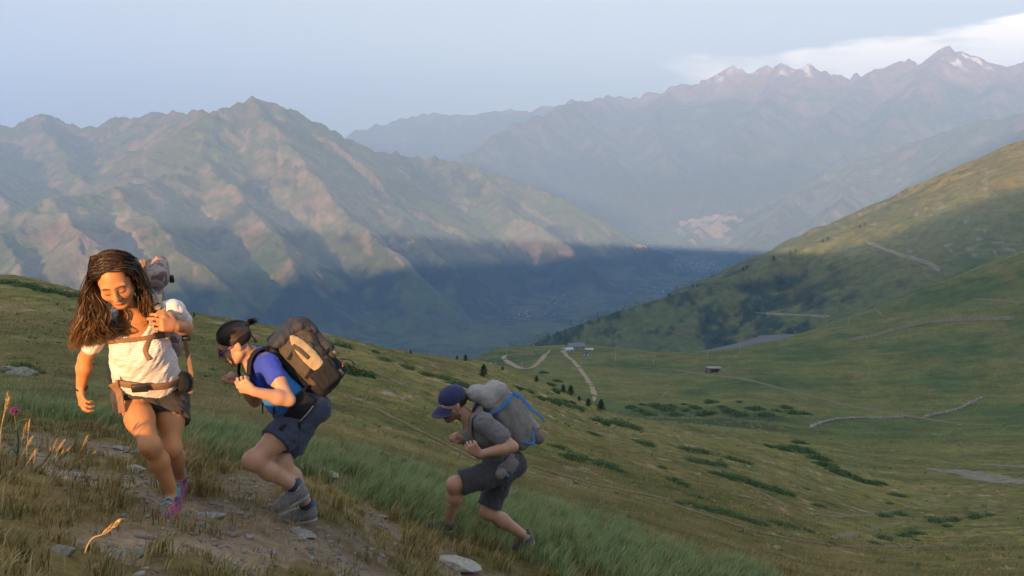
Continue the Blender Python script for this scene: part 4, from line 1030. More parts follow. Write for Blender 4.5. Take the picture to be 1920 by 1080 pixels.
shrubs([(1535, 949, 26), (1685, 931, 34), (1660, 968, 30), (1690, 968, 34), (1760, 980, 40), (1795, 978, 40), (1835, 972, 36), (1860, 968, 26), (1720, 1003, 40), (1700, 1006, 30), (1660, 1012, 34), (1722, 1014, 18), (1780, 988, 24), (1560, 1022, 26), (1640, 1020, 24), (1670, 945, 16)], "low shrub on the grassy floor of the bowl at right", "shrubs on the floor of the bowl", .30, 4)
shrubs([(1470, 844, 34), (1495, 843, 34), (1515, 850, 40), (1535, 862, 40), (1548, 876, 44), (1570, 888, 40), (1592, 896, 40), (1612, 903, 34), (1632, 908, 34), (1650, 908, 24), (1500, 832, 30), (1440, 838, 24)], "bush in the stream gully that winds down the bowl", "bushes in the stream gully", .5, 1)
shrubs([(x_, 778 + 8 * math.sin(x_ * .11) + 6 * math.sin(x_ * .37), 26 + 8 * math.sin(x_)) for x_ in range(1185, 1520, 17)] + [(x_, 762 + 8 * math.sin(x_ * .13), 22 + 8 * math.sin(x_ * 2)) for x_ in range(1180, 1440, 26)], "scrub bush on the shaded bank below the meadow, across the gully", "scrub on the shaded bank across the gully", .5, 3)
shrubs([(x_, 745 + (x_ - 1000) * .15, 18) for x_ in range(1015, 1075, 14)] + [(1030, 722, 22), (1046, 716, 20), (1020, 700, 18), (1040, 735, 24)], "dark bush on the bank left of the gravel road", "bushes on the bank left of the road", .6, 3)
shrubs([(655, 700, 66, 1.2), (628, 690, 40), (688, 705, 40)], ["tallest rounded shrub beside the black and olive backpack", "shrub half hidden behind the black and olive backpack", "shrub right of the tallest rounded one beside the black and olive backpack"], "shrubs beside the olive backpack", .5, 0)
shrubs([(830, 712, 40), (860, 722, 44), (800, 704, 36), (760, 690, 36), (720, 676, 30), (890, 735, 30), (640, 650, 44), (600, 640, 30), (560, 632, 30), (700, 660, 26), (930, 722, 28), (950, 738, 30)], "low shrub near the brow between the two hikers behind", "shrubs near the brow between the rear hikers", .34, 2)
shrubs([(18, 532, 44), (50, 538, 40), (95, 548, 44), (130, 556, 40), (75, 545, 26)], "dark shrub on the skyline at the far left", "shrubs on the left skyline", .34, 4)
shrubs([(690, 848, 30), (712, 856, 34), (738, 862, 36), (752, 872, 40), (705, 870, 26)], "small leafy shrub on the grassy step left of the man", "small shrubs on the grassy step", .55, 1)
shrubs([(40, 690, 36), (66, 700, 30), (20, 700, 30)], "grey-green shrub on the stony hummock at the left edge", "shrubs on the left hummock", .5, 5)
# ---------------------------------------------------------------- far villages: masses of houses in the valley
_mr = np.hypot(MTN_V[:, 0], MTN_V[:, 1]).reshape(480, 640)[:, 0]; _ma = np.arctan2(MTN_V[:, 0], MTN_V[:, 1]).reshape(480, 640)[0]; _mz = MTN_V[:, 2].reshape(480, 640)
def mtn_z(x, y):
    i = np.clip(np.searchsorted(_mr, math.hypot(x, y)), 0, 479); j = np.clip(np.searchsorted(_ma, math.atan2(x, y)), 0, 639); return float(_mz[i, j])
def village(u, v, du, dv, n, label, seed, size=14):
    rg_ = np.random.default_rng(seed); VV, FF, CC = [], [], []; k = 0
    for _ in range(n):
        uu, vv = u + rg_.normal() * du, v + rg_.normal() * dv
        d = ray(uu, vv); r_ = None
        for rr_ in np.linspace(3600, 11000, 500):
            p = d * (rr_ / math.hypot(d.x, d.y))
            if p.z < mtn_z(p.x, p.y): r_ = rr_; break
        if r_ is None: continue
        w, dd, h = size * (.7 + .7 * rg_.random()), size * (.6 + .4 * rg_.random()), size * (.5 + .35 * rg_.random()); a = rg_.random() * 3
        V = np.array([(-w, -dd, -3), (w, -dd, -3), (w, dd, -3), (-w, dd, -3), (-w, -dd, h), (w, -dd, h), (w, dd, h), (-w, dd, h), (-w, 0, h * 1.55), (w, 0, h * 1.55)]) * V3(.5, .5, 1)
        V = np.stack([V[:, 0] * math.cos(a) - V[:, 1] * math.sin(a), V[:, 0] * math.sin(a) + V[:, 1] * math.cos(a), V[:, 2]], 1) + A3_(p)
        for f in ((0, 1, 5, 4), (2, 3, 7, 6), (1, 2, 6, 5), (3, 0, 4, 7), (4, 5, 9, 8), (6, 7, 8, 9), (5, 6, 9, 9), (7, 4, 8, 8)):
            FF.append([f[0] + k, f[1] + k, f[2] + k] + ([f[3] + k] if f[3] != f[2] else []))
        cw = np.array([.30, .27, .235]) * (.7 + .4 * rg_.random()); CC.append(np.concatenate([np.tile(cw, (4, 1)), np.tile(cw, (4, 1)), np.tile([.28, .26, .26], (2, 1))])); VV.append(V); k += 10
    if not VV: return
    V = np.concatenate(VV)
    tag(link("village", make_mesh("village", V, [i for f in FF for i in f], [len(f) for f in FF], mat_vcol("village_walls", .9, .1, .05, spec=.1), False, np.concatenate(CC))), label, "village", kind="stuff")
village(1215, 462, 14, 2, 45, "small sunlit village on the valley floor at the shadow's edge", 1, 13)
village(1310, 500, 24, 6, 110, "larger village in the shaded valley behind the long spur", 2, 12)
village(1240, 545, 26, 5, 30, "scattered houses in the shaded valley above the spur's crest", 3, 10)
village(990, 590, 26, 5, 45, "scattered houses on the shaded valley floor left of the spur", 4, 8)
village(1050, 565, 30, 6, 25, "thin scatter of houses in the middle of the shaded valley", 5, 8)
# ================================================================ THE GROUND UNDER THE HIKERS
def uv_of(x, y, z):
    """where a ground point shows in the photograph (used only to look up which kind of ground lies there)"""
    f = y * CP - z * SP; return 960 + F_PX * x / f, 540 - F_PX * (y * SP + z * CP) / f
def in_poly(px, py, poly):
    r_ = np.zeros(len(px), bool); n = len(poly); j = n - 1
    for i in range(n):
        xi, yi = poly[i]; xj, yj = poly[j]
        r_ ^= ((yi > py) != (yj > py)) & (px < (xj - xi) * (py - yi) / (yj - yi + 1e-9) + xi); j = i
    return r_
LUSH = [(-40, 760), (120, 780), (240, 800), (330, 825), (420, 860), (480, 860), (580, 890), (620, 930), (700, 930), (770, 980), (840, 1000), (960, 1040), (1000, 1100), (1460, 1100), (1250, 1030), (1120, 975), (960, 930), (840, 895), (700, 865), (560, 830), (420, 800), (300, 775), (100, 730), (-40, 700)]
def blades(n, ymin, ymax, amin, amax, seed, wid, segs=2, scale=1.0, thin_far=True):
    """grass: curved blades with their own colours; returns verts, face arrays, colours"""
    rg_ = np.random.default_rng(seed)
    a = R(amin) + rg_.random(n) * R(amax - amin)
    r_ = np.sqrt(ymin ** 2 + rg_.random(n) * (ymax ** 2 - ymin ** 2)) if thin_far is True else ymin * (ymax / ymin) ** rg_.random(n)
    # clumping: pull points towards tuft centres
    x = r_ * np.sin(a); y = r_ * np.cos(a); cs = .16 * scale
    ix, iy = np.floor(x / cs), np.floor(y / cs)
    jx = ((np.sin(ix * 127.1 + iy * 311.7) * 43758.5453) % 1); jy = ((np.sin(ix * 269.5 + iy * 183.3) * 43758.5453) % 1)
    k = .62 * rg_.random(n); x = x + ((ix + jx) * cs - x) * k; y = y + ((iy + jy) * cs - y) * k
    tuft = ((np.sin(ix * 12.98 + iy * 78.2) * 43758.5) % 1)
    z = ground_z(x, y); u, v = uv_of(x, y, z)
    keep = (u > -120) & (u < 2040) & (v < 1230)
    br = bare(x, y) * (np.hypot(x, y) < 12)
    lush = in_poly(u + 90 * fbm(x * 1.1, y * 1.1, 3, 91) + 30 * (rg_.random(n) - .5), v + 60 * fbm(x * 1.3 + 7, y * 1.3, 3, 92) + 24 * (rg_.random(n) - .5), LUSH) & (np.hypot(x, y) < 14)
    n2 = fbm(x * .7, y * .7, 3, 93); n5 = fbm(x * .15, y * .15, 3, 95)
    keep &= rg_.random(n) > br * .93
    keep &= rg_.random(n) < np.where(lush, 1.0, .62 + .5 * n2)
    keep &= ~((np.hypot(x, y) < 12) & ~lush & (tuft < .25))
    x, y, z, lush, n2, n5, tuft, br = (q[keep] for q in (x, y, z, lush, n2, n5, tuft, br)); n = len(x); r_ = np.hypot(x, y)
    near_dry = (1 - sstep(x, -2.2, .2)) * (1 - sstep(r_, 7, 14))
    dry = rg_.random(n) < np.clip(np.where(lush, .10 + .15 * (tuft > .85), .34 + .5 * n2 + .5 * n5 + .30 * near_dry + .3 * (tuft - .5)), .04, .92)
    H_ = np.where(lush, .08 + .10 * rg_.random(n), .028 + .045 * rg_.random(n) + .04 * (tuft > .78)) * scale * (.75 + .5 * tuft)
    H_ = np.where(dry & ~lush, H_ * 1.15, H_)
    th = rg_.random(n) * 6.283; lean = np.where(lush, .45, .55) * (.4 + rg_.random(n))
    # grass leans downhill with the slope
    dx = np.cos(th) * lean + .30; dy = np.sin(th) * lean + .10
    W = wid * (.7 + .6 * rg_.random(n)) * scale
    px, py = -np.sin(th + rg_.random(n)) * W * .5, np.cos(th + rg_.random(n)) * W * .5
    # face the blade's width across the view now and then
    P0 = np.stack([x, y, z - .01], 1); side = np.stack([px, py, np.zeros(n)], 1)
    M1 = P0 + np.stack([dx * H_ * .35, dy * H_ * .35, H_ * .62], 1); M2 = P0 + np.stack([dx * H_ * .95, dy * H_ * .95, H_ * (1.05 - .25 * lean)], 1)
    cg = np.array([.138, .155, .042]); cg2 = np.array([.205, .200, .056]); cd = np.array([.45, .325, .138]); cl = np.array([.235, .310, .130])
    t = rg_.random(n)[:, None]; col = cg + (cg2 - cg) * t; col = np.where(lush[:, None], cl * (.75 + .6 * t), col); col = np.where(dry[:, None], cd * (.55 + .6 * t), col)
    if segs == 2:
        V = np.stack([P0 - side, P0 + side, M1 + side * .75, M1 - side * .75, M2], 1).reshape(-1, 3); b = np.arange(n) * 5
        F = np.stack([b, b + 1, b + 2, b + 3, b + 3, b + 2, b + 4], 1).ravel(); cnt = np.tile([4, 3], n); C = np.repeat(col, 5, 0)
    else:
        V = np.stack([P0 - side, P0 + side, M2], 1).reshape(-1, 3); F = np.arange(n * 3); cnt = np.full(n, 3); C = np.repeat(col, 3, 0)
    return V, F, cnt, C
M_GRASS = mat_vcol("grass_blades", .75, .15, 2.0, spec=.2)
for nm, lab, args in (("meadow_grass", "long green and straw-coloured grass around the hikers' path", (230000, 2.6, 9.5, -36, 34, 1, .0050, 2, 1.0)), ("slope_grass", "short rough grass on the slope behind the hikers", (170000, 9.0, 26.0, -35, 35, 2, .0090, 1, .72)), ("far_slope_grass", "rough grass on the further slope", (150000, 24.0, 110.0, -34, 34, 3, .030, 1, .85, "log"))):
    V, F, cnt, C = blades(*args)
    tag(link(nm, make_mesh(nm, V, F, cnt, M_GRASS, False, C)), lab, "grass", kind="stuff")
# ---------------------------------------------------------------- tussocks and heath on the slope: one uncountable mass
rg_ = np.random.default_rng(55); n = 9000; a = R(-33) + rg_.random(n) * R(66); r_ = 14 * (330 / 14) ** rg_.random(n); x = r_ * np.sin(a); y = r_ * np.cos(a)
dn = fbm(x * .05, y * .05, 3, 61) + .6 * fbm(x * .2, y * .2, 2, 62); ok = dn > rg_.random(n) * .9 - .45; x, y, r_ = x[ok], y[ok], r_[ok]; z = ground_z(x, y); n = len(x)
s_ = (.05 + .0020 * r_) * (.4 + 1.0 * rg_.random(n) ** 2); K = 7; VV = []
for k in range(K):
    th = rg_.random(n) * 6.283; ph = .1 + rg_.random(n) * .6; d = np.stack([np.cos(th) * np.cos(ph), np.sin(th) * np.cos(ph), np.sin(ph)], 1); w = np.stack([-np.sin(th), np.cos(th), .3 * (rg_.random(n) - .5)], 1)
    c0 = np.stack([x, y, z - .02], 1) + np.stack([np.cos(th), np.sin(th), 0 * th], 1) * (s_ * .9 * rg_.random(n))[:, None] * V3(1.3, .8, 0)
    VV.append(np.stack([c0 - w * (s_ * .42)[:, None], c0 + w * (s_ * .42)[:, None], c0 + d * (s_ * (.7 + .5 * rg_.random(n)))[:, None]], 1))
V = np.stack(VV, 1).reshape(-1, 3); g = (.55 + .8 * rg_.random(n))[:, None]; cc = np.where((rg_.random(n) < .25)[:, None], np.array([.27, .21, .085]), np.array([.105, .145, .048])) * g
tag(link("slope_tussocks", make_mesh("slope_tussocks", V, np.arange(len(V)), np.full(len(V) // 3, 3), M_GRASS, False, np.repeat(cc, K * 3, 0))), "small tussocks and heath speckling the slope", "heath", kind="stuff")
# ---------------------------------------------------------------- gravel on the path: a mass of chips
rg_ = np.random.default_rng(77); VV, FF, CC = [], [], []; k = 0
chip = rock_mesh("chip", 5, .45, 1); cv = np.array([v.co for v in chip.vertices]); cf = np.array([list(p.vertices) for p in chip.polygons])
n = 9000; a = R(-36) + rg_.random(n) * R(60); r_ = 2.8 + rg_.random(n) * 5.5; x = r_ * np.sin(a); y = r_ * np.cos(a); b_ = bare(x, y); ok = rg_.random(n) < b_ ** 1.5 * .9 + .02
x, y = x[ok], y[ok]; z = ground_z(x, y)
for X, Y, Z in zip(x, y, z):
    s_ = .006 + .030 * rg_.random() ** 3; a = rg_.random() * 6.3; R_ = np.array([[math.cos(a), -math.sin(a), 0], [math.sin(a), math.cos(a), 0], [0, 0, 1]])
    VV.append((cv * V3(1.2, .8, 1)) @ R_.T * s_ + V3(X, Y, Z + .002)); FF.append(cf + k); k += len(cv); CC.append(np.tile(np.array([.25, .225, .195]) * (.6 + .7 * rg_.random()), (len(cv), 1)))
V = np.concatenate(VV); F = np.concatenate(FF)
tag(link("path_gravel", make_mesh("path_gravel", V, F.ravel(), np.full(len(F), 3), mat_vcol("stone_chips", .9, .2, 20, spec=.2), False, np.concatenate(CC))), "loose stone chips on the trodden path", "gravel", kind="stuff")
# ---------------------------------------------------------------- single stones
def stone(u, v, w, label, k=0, mat=None, rot=0.0, flat=1.0, deep=.55, sink=.25):
    p = hit_near(u, v)
    if p is None: return
    s_ = w * p.y / F_PX * .5
    me = RK[k % 4].copy(); me.materials.clear(); me.materials.append(mat or M_ROCK)
    o = link("stone", me); o.location = (p.x, p.y, p.z + s_ * .10 - s_ * .12 * sink); o.scale = (s_ * 1.1, s_ * deep * 1.6, s_ * .9 * flat); o.rotation_euler = (-.15, .22, rot)
    tag(o, label, "stone", "stones along the path")
stone(858, 1062, 96, "broad pale grey stone at the bottom edge below the man", 0, M_ROCK3, .1)
stone(600, 888, 92, "long pale slab in the grass behind the blue-topped woman's legs", 2, M_ROCK3, -.35, .9)
stone(236, 1040, 84, "mossy slab at the bottom left", 1, M_ROCK2, .15, .8)
stone(398, 968, 60, "flat grey stone just right of the front woman's forward shoe", 2, M_ROCK, .3)
stone(383, 986, 30, "small grey stone below the flat one by the front woman's shoe", 3, M_ROCK)
stone(348, 903, 32, "small pale stone right of the front woman's rear shoe", 0, M_ROCK3, .2)
stone(254, 880, 44, "pale stone left of the front woman's shin", 1, M_ROCK3, -.2)
stone(150, 892, 46, "thin grey stone on the path left of the front woman's knees", 2, M_ROCK, .1)
stone(232, 842, 42, "flat grey stone level with the front woman's knee", 2, M_ROCK, .2)
stone(262, 850, 30, "small flat stone beside the front woman's knee", 3, M_ROCK, .5)
stone(690, 962, 28, "dark-edged flat stone between the blue-topped woman and the man, lower left of three", 2, M_ROCK2, .2)
stone(716, 970, 24, "flat stone between the blue-topped woman and the man, lower right of three", 0, M_ROCK, .6)
stone(703, 952, 14, "small upright stone between the blue-topped woman and the man, top of three", 3, M_ROCK3, 0, 1.6)
stone(572, 1002, 60, "thin slab in front of the blue-topped woman's shoes", 2, M_ROCK, -.4, .6)
stone(110, 1034, 64, "dark half-buried stone at the lower left corner", 1, M_ROCK2, .2)
stone(640, 1050, 30, "small stone at the bottom edge right of the path", 3, M_ROCK, .2)
stone(445, 962, 26, "little stone on the path between the two women", 0, M_ROCK, .4)
stone(40, 702, 60, "weathered stone in the hummock at the left edge", 1, M_ROCK2, .2, 1.2)
stone(12, 694, 44, "weathered stone at the very left edge of the hummock", 0, M_ROCK2, .6, 1.2)
# ---------------------------------------------------------------- tall dry grass and a thistle in front, at the left
M_STRAW = mat_plain("dry_straw", (.36, .26, .12), .8, .2, 30); M_SEED = mat_plain("dry_seed_head", (.38, .26, .12), .85, .3, 60, .5)
def stalk(pts, label, group, head=.13, th=.0022):
    pts = [pt_(*q) for q in pts]; b0 = pts[0].copy()
    z = drop_near(float(b0[0]), float(b0[1])); b0[2] = min(b0[2], z); pts[0] = b0
    e = empty("grass_stalk", tuple(b0)); tag(e, label, "grass stalk", group)
    put("stem", Bag().add(tube(pts, [th, th * .9, th * .6], 8, 5)), M_STRAW, e, b0)
    C = catmull(pts, 8); m = max(3, int(len(C) * head)); tip = C[-m:]; bag = Bag(); d_ = nrm(tip[-1] - tip[0])
    L = np.linalg.norm(tip[-1] - tip[0]); rg_ = np.random.default_rng(int(abs(b0[0]) * 1000))
    for i in range(34):
        t = i / 33; p = tip[0] + (tip[-1] - tip[0]) * t; o_ = nrm(np.cross(d_, rg_.normal(size=3))); w = (.006 if th > .002 else .004) * math.sin(math.pi * min(1, .15 + t * .85)) + .002
        bag.add(tube([p, p + o_ * w * .6 + d_ * .008, p + o_ * w + d_ * .020], [.0010, .0028 if th > .002 else .0016, .0006], 2, 4))
    put("seed_head", bag, M_SEED, e, b0)
def pt_(u, v, y): return np.array(P(u, v, y), float)
stalk([(120, 1100, 2.3), (160, 1035, 2.3), (195, 1000, 2.3), (222, 978, 2.3)], "large bent golden grass stalk in front at the bottom left", "golden stalks at the bottom left", .42, .0026)
stalk([(60, 1110, 2.5), (68, 1050, 2.5), (76, 1005, 2.5)], "short golden stalk left of the large bent one", "golden stalks at the bottom left", .35, .0026)
stalk([(165, 1110, 2.3), (172, 1080, 2.3), (176, 1066, 2.3)], "golden seed head poking in at the bottom edge", "golden stalks at the bottom left", .5, .0026)
rg3 = np.random.default_rng(31)
for i in range(34):
    u0 = -10 + 150 * rg3.random(); v0 = 925 + 60 * rg3.random(); y0 = 3.55 + .8 * rg3.random(); hgt = 70 + 120 * rg3.random() * (1 - u0 / 260); ln = 5 + 45 * rg3.random()
    stalk([(u0, v0, y0), (u0 + ln * .3, v0 - hgt * .6, y0), (u0 + ln, v0 - hgt, y0)], "tall thin dry grass stalk in the clump at the left edge", "dry stalks in the clump at the left", .25, .0018)
for i, (u0, v0, y0, h_) in enumerate(sorted([(250, 980, 4.2, 80), (405, 1000, 4.2, 90), (440, 985, 4.4, 70), (520, 960, 4.6, 60), (540, 1000, 4.4, 50), (690, 980, 5.2, 40), (745, 965, 5.4, 34), (655, 1010, 5.0, 40), (800, 1000, 5.6, 34), (870, 985, 6.0, 40), (850, 990, 5.9, 44), (975, 1075, 5.6, 60), (1000, 1085, 5.6, 50), (390, 900, 5.4, 60), (300, 960, 4.5, 60)])):
    stalk([(u0, v0, y0), (u0 + 3, v0 - h_ * .6, y0), (u0 + 10 * math.sin(i * 2.1), v0 - h_, y0)], "single thin dry grass stalk beside the hikers' path, " + ORD[i] + " from left", "lone stalks beside the path", .25, .0018)
tb = pt_(30, 860, 4.6); tb[2] = drop_near(float(tb[0]), float(tb[1])); th_ = empty("thistle", tuple(tb)); tag(th_, "purple thistle flower on a tall stem at the left edge", "thistle")
f_ = pt_(27, 772, 4.6)
put("stem", Bag().add(tube([tb, (tb + f_) / 2 + V3(.015, 0, 0), f_ - V3(0, 0, .02)], [.006, .005, .004], 6, 6)), mat_plain("thistle_green", (.10, .13, .07), .8), th_, tb)
bag = Bag(); rg_ = np.random.default_rng(3)
for i in range(70):
    d_ = nrm(rg_.normal(size=3) * V3(1, 1, .7) + V3(0, 0, .8)); bag.add(tube([f_, f_ + d_ * .012, f_ + d_ * .026], [.0022, .0022, .0012], 2, 4))
put("flower", bag, mat_plain("thistle_purple", (.34, .04, .26), .7), th_, tb)
bag = Bag()
for i in range(40):
    d_ = nrm(rg_.normal(size=3) * V3(1, 1, .5)); bag.add(tube([f_ - V3(0, 0, .012), f_ - V3(0, 0, .012) + d_ * .014], [.004, .001], 3, 4))
put("bract", bag, MATS["thistle_green"], th_, tb)
for i in range(9):
    t = .15 + .08 * i; c_ = tb + (f_ - tb) * t; d_ = V3(math.cos(i * 2.4), math.sin(i * 2.4), .35); put("leaf", ribbon([c_, c_ + d_ * .05, c_ + d_ * .09 - V3(0, 0, .02)], [.008, .024, .004], .002, V3(0, 0, 1), 4), MATS["thistle_green"], th_, tb)
# ================================================================ THE THREE HIKERS
def A3(v): return np.array(v, float)
def pt(u, v, y): return A3(P(u, v, y))
def frame(S, U):
    """rows: the wearer's left, front, up"""
    U = nrm(U); S = nrm(S - U * (S @ U)); return np.array([S, np.cross(S, U), U])
def head_frame(f, roll=0.0):
    """rows: the wearer's left, front, up; roll tips the crown to the wearer's right"""
    f = nrm(f); u = nrm(V3(0, 0, 1) - f * f[2]); s_ = np.cross(f, u) * -1; s_ = np.cross(u, f) * -1
    s_ = np.cross(f, u); s_ = -s_ if np.dot(np.cross(s_, u), f) < 0 else s_
    u2 = u * math.cos(roll) - s_ * math.sin(roll); s2 = s_ * math.cos(roll) + u * math.sin(roll)
    return np.array([s2, f, u2])
def add_head(s0, c, H, fem=True, z=1.0):
    """a head: H rows are left, front, up; c is the point between the ears"""
    T = lambda a, b, d: c + (H[0] * a + H[1] * b + H[2] * d) * z
    class s:
        ell = staticmethod(lambda p, r, rot, k, sub=False: s0.ell(p, tuple(v * z for v in r), rot, k * z, sub))
        cone = staticmethod(lambda p, q, ra, rb, k: s0.cone(p, q, ra * z, rb * z, k * z))
    s.ell(T(0, -.014, .042), (.075, .096, .084), H, .02)
    s.ell(T(0, .032, -.016), (.062, .064, .090), H, .03)
    w = .052 if fem else .058
    for g in (-1, 1):
        s.cone(T(g * w, .004, -.050), T(g * .018, .066, -.092), .020, .017, .025)
        s.ell(T(g * .038, .064, -.026), (.027, .022, .027), H, .02)
        s.ell(T(g * .027, .079, .029), (.027, .008, .008), H, .02)
        s.ell(T(g * .076, -.010, .0), (.009, .019, .031), H, .010)
    s.ell(T(0, .068, -.093), (.022, .020, .019), H, .018)
    for g in (-1, 1):
        s.ell(T(g * .031, .098, .006), (.017, .011, .010), H, .012, sub=True)
        s.ell(T(g * .031, .078, .004), (.0150, .0140, .0135), H, .005)
    s.cone(T(0, .090, .020), T(0, .113, -.026), .0085, .0115, .010)
    for g in (-1, 1): s.ell(T(g * .0115, .100, -.030), (.0085, .010, .008), H, .007)
    s.ell(T(0, .092, -.056), (.023, .012, .0065), H, .006)
    s.ell(T(0, .089, -.067), (.020, .012, .0075), H, .006)
def paint_head(V, col, c, H, z=1.0, brow=(.04, .022, .014), lip=(.42, .16, .12), lash=True, beard=None, skin=None):
    q = (V - c) @ H.T / z; s_, f, u = q.T; a = np.abs(s_)
    front = f > .055
    def blend(m, t, k): col[m] = col[m] * (1 - k) + np.array(t) * k
    blend(front & (np.hypot((a - .030) / .024, (u - .031 + 12 * (a - .030) ** 2) / .0048) < 1), brow, .75)
    if lash: blend(front & (np.hypot((a - .032) / .018, (u + .0045 - 8 * (a - .032) ** 2) / .0036) < 1), (.03, .018, .012), .85)
    blend(front & (np.hypot((a - .031) / .019, (u - .008) / .008) < 1) & (u > .001), (.30, .15, .10), .35)
    blend(front & (np.hypot(s_ / .024, (u + .061) / .0125) < 1) & (f > .075), lip, .8)
    blend(front & (np.hypot((a - .043) / .028, (u + .028) / .024) < 1), (.55, .22, .15), .25)
    if beard is not None:
        m = (u < -.028) & (u > -.125) & (f > -.005) & ~((np.hypot(s_ / .02, (u + .061) / .010) < 1)) & (u < -.028 - .25 * np.clip(.06 - f, 0, .06) * 0)
        m &= ~((f > .085) & (u > -.043))
        blend(m & (np.linalg.norm(q, axis=1) < .16), beard, .7)
def add_hand(s, w, d, nrm_palm, side, curl=0.5, spread=.10, scale=1.0, thumb_in=.5, r=.0088):
    """wrist, pointing direction, palm normal (the way the palm faces), side: +1 when the thumb is towards +cross(d, n)"""
    d = nrm(d); n = nrm(np.asarray(nrm_palm, float) - d * (np.asarray(nrm_palm, float) @ d)); t = np.cross(d, n) * side
    k = scale
    kn = [w + d * (.088 - .008 * abs(i - 1)) * k + t * (.030 - .021 * i) * k for i in range(4)]
    s.cone(w - d * .005, w + d * .03 * k, .026 * k, .028 * k, .018, flat=(n, .62))
    for q in kn: s.cone(w + d * .028 * k + t * float((q - w) @ t) * .6, q, .0150 * k, .0115 * k, .010)
    L = (.078, .086, .080, .062)
    for i, q in enumerate(kn):
        a = 0.0; p = q; dd = d + t * spread * (1.5 - i) * .5
        dd = nrm(dd)
        for j, fr in enumerate((.46, .30, .24)):
            a += curl * (1.15 if j else .85) * (1 + .08 * i)
            v = dd * math.cos(a) + n * math.sin(a); e = p + v * L[i] * fr * k
            s.cone(p, e, (r - .0006 * j) * k, (r - .0006 * (j + 1)) * k, .004); p = e
    b = w + d * .022 * k + t * .020 * k
    m = b + (d * .55 + t * (.75 - .35 * thumb_in) + n * .35 * thumb_in) * .045 * k
    e = m + nrm(d * .85 + t * (.25 - .7 * thumb_in) + n * .6 * thumb_in) * .034 * k
    e2 = e + nrm(d * .8 - t * .5 * thumb_in + n * .6 * thumb_in) * .024 * k
    s.chain([b, m, e, e2], [.017 * k, .0125 * k, .0105 * k, .008 * k], .008)
def add_torso(s, J, e=0.0, fem=True, k=0.05, shoulders=True):
    B = J["B"]; S, Fd, U = B; pel, neck = J["pel"], J["neck"]
    L = np.linalg.norm(neck - pel); a = L / .50
    hw = .150 if fem else .148; cw = .135 if fem else .155
    s.ell(pel + U * .02 * a, (hw + e, .105 + e, .100 + e), B, k)
    for g in (-1, 1): s.ell(pel - Fd * .055 - U * .035 + S * g * .068, (.078 + e, .080 + e, .088 + e), B, k)
    s.ell(pel + U * .17 * a, ((.118 if fem else .130) + e, .088 + e, .125 + e), B, k)
    s.ell(pel + U * .34 * a, (cw + e, .102 + e, .140 + e), B, k)
    if fem:
        for g in (-1, 1): s.ell(pel + U * .335 * a + S * g * .066 + Fd * .082, (.056 + e * .6, .048 + e * .6, .054 + e * .6), B, .03)
    else: s.ell(pel + U * .39 * a + Fd * .035, (.13 + e, .075 + e, .08 + e), B, k)
    if shoulders:
        for sh in (J["shL"], J["shR"]):
            s.cone(neck - U * .03, sh, .050 + e, .052 + e, .05)
    s.cone(neck - U * .10, neck - U * .02, .085 + e, .055 + e, .05)
def add_arm(s, sh, el, wr, e=0.0, m=1.0, upto="w"):
    s.cone(sh, sh + (el - sh) * .45, (.052 + e) * m, (.046 + e) * m, .03)
    s.cone(sh + (el - sh) * .45, el, (.046 + e) * m, (.036 + e) * m, .02)
    if upto == "w":
        s.cone(el, el + (wr - el) * .3, (.036 + e) * m, (.040 + e) * m, .02)
        s.cone(el + (wr - el) * .3, wr, (.040 + e) * m, (.0245 + e) * m, .02)
def add_leg(s, hp, kn, an, fw, m=1.0, fem=True):
    fw = nrm(fw); mid = hp + (kn - hp) * .45
    s.cone(hp, mid, .088 * m, .077 * m, .05); s.cone(mid, kn, .077 * m, .050 * m, .04)
    s.ell(kn + fw * .006, (.047 * m,) * 3, None, .04)
    cf = kn + (an - kn) * .32 - fw * .016
    s.cone(kn, cf, .046 * m, .055 * m, .04); s.cone(cf, an, .055 * m, .033 * m, .03)
    s.cone(an, an + fw * .07 - V3(0, 0, .03), .036 * m, .03 * m, .03)
SHIRT_EDGE = {}
def skin_mat(name):
    return mat_vcol(name, rough=0.48, var=0.05, scale=30.0, bump=0.12, bscale=180.0, bdist=0.002, sss=0.12, spec=0.35)
def fabric(name, rough=0.85, var=.10, scale=40, bump=.25, bscale=350.0, sheen=.15):
    return mat_vcol(name, rough=rough, var=var, scale=scale, bump=bump, bscale=bscale, bdist=.002, spec=.2, sheen=sheen)
def ucol(V, c): return np.broadcast_to(np.array(c, float), (len(V), len(c))).copy()
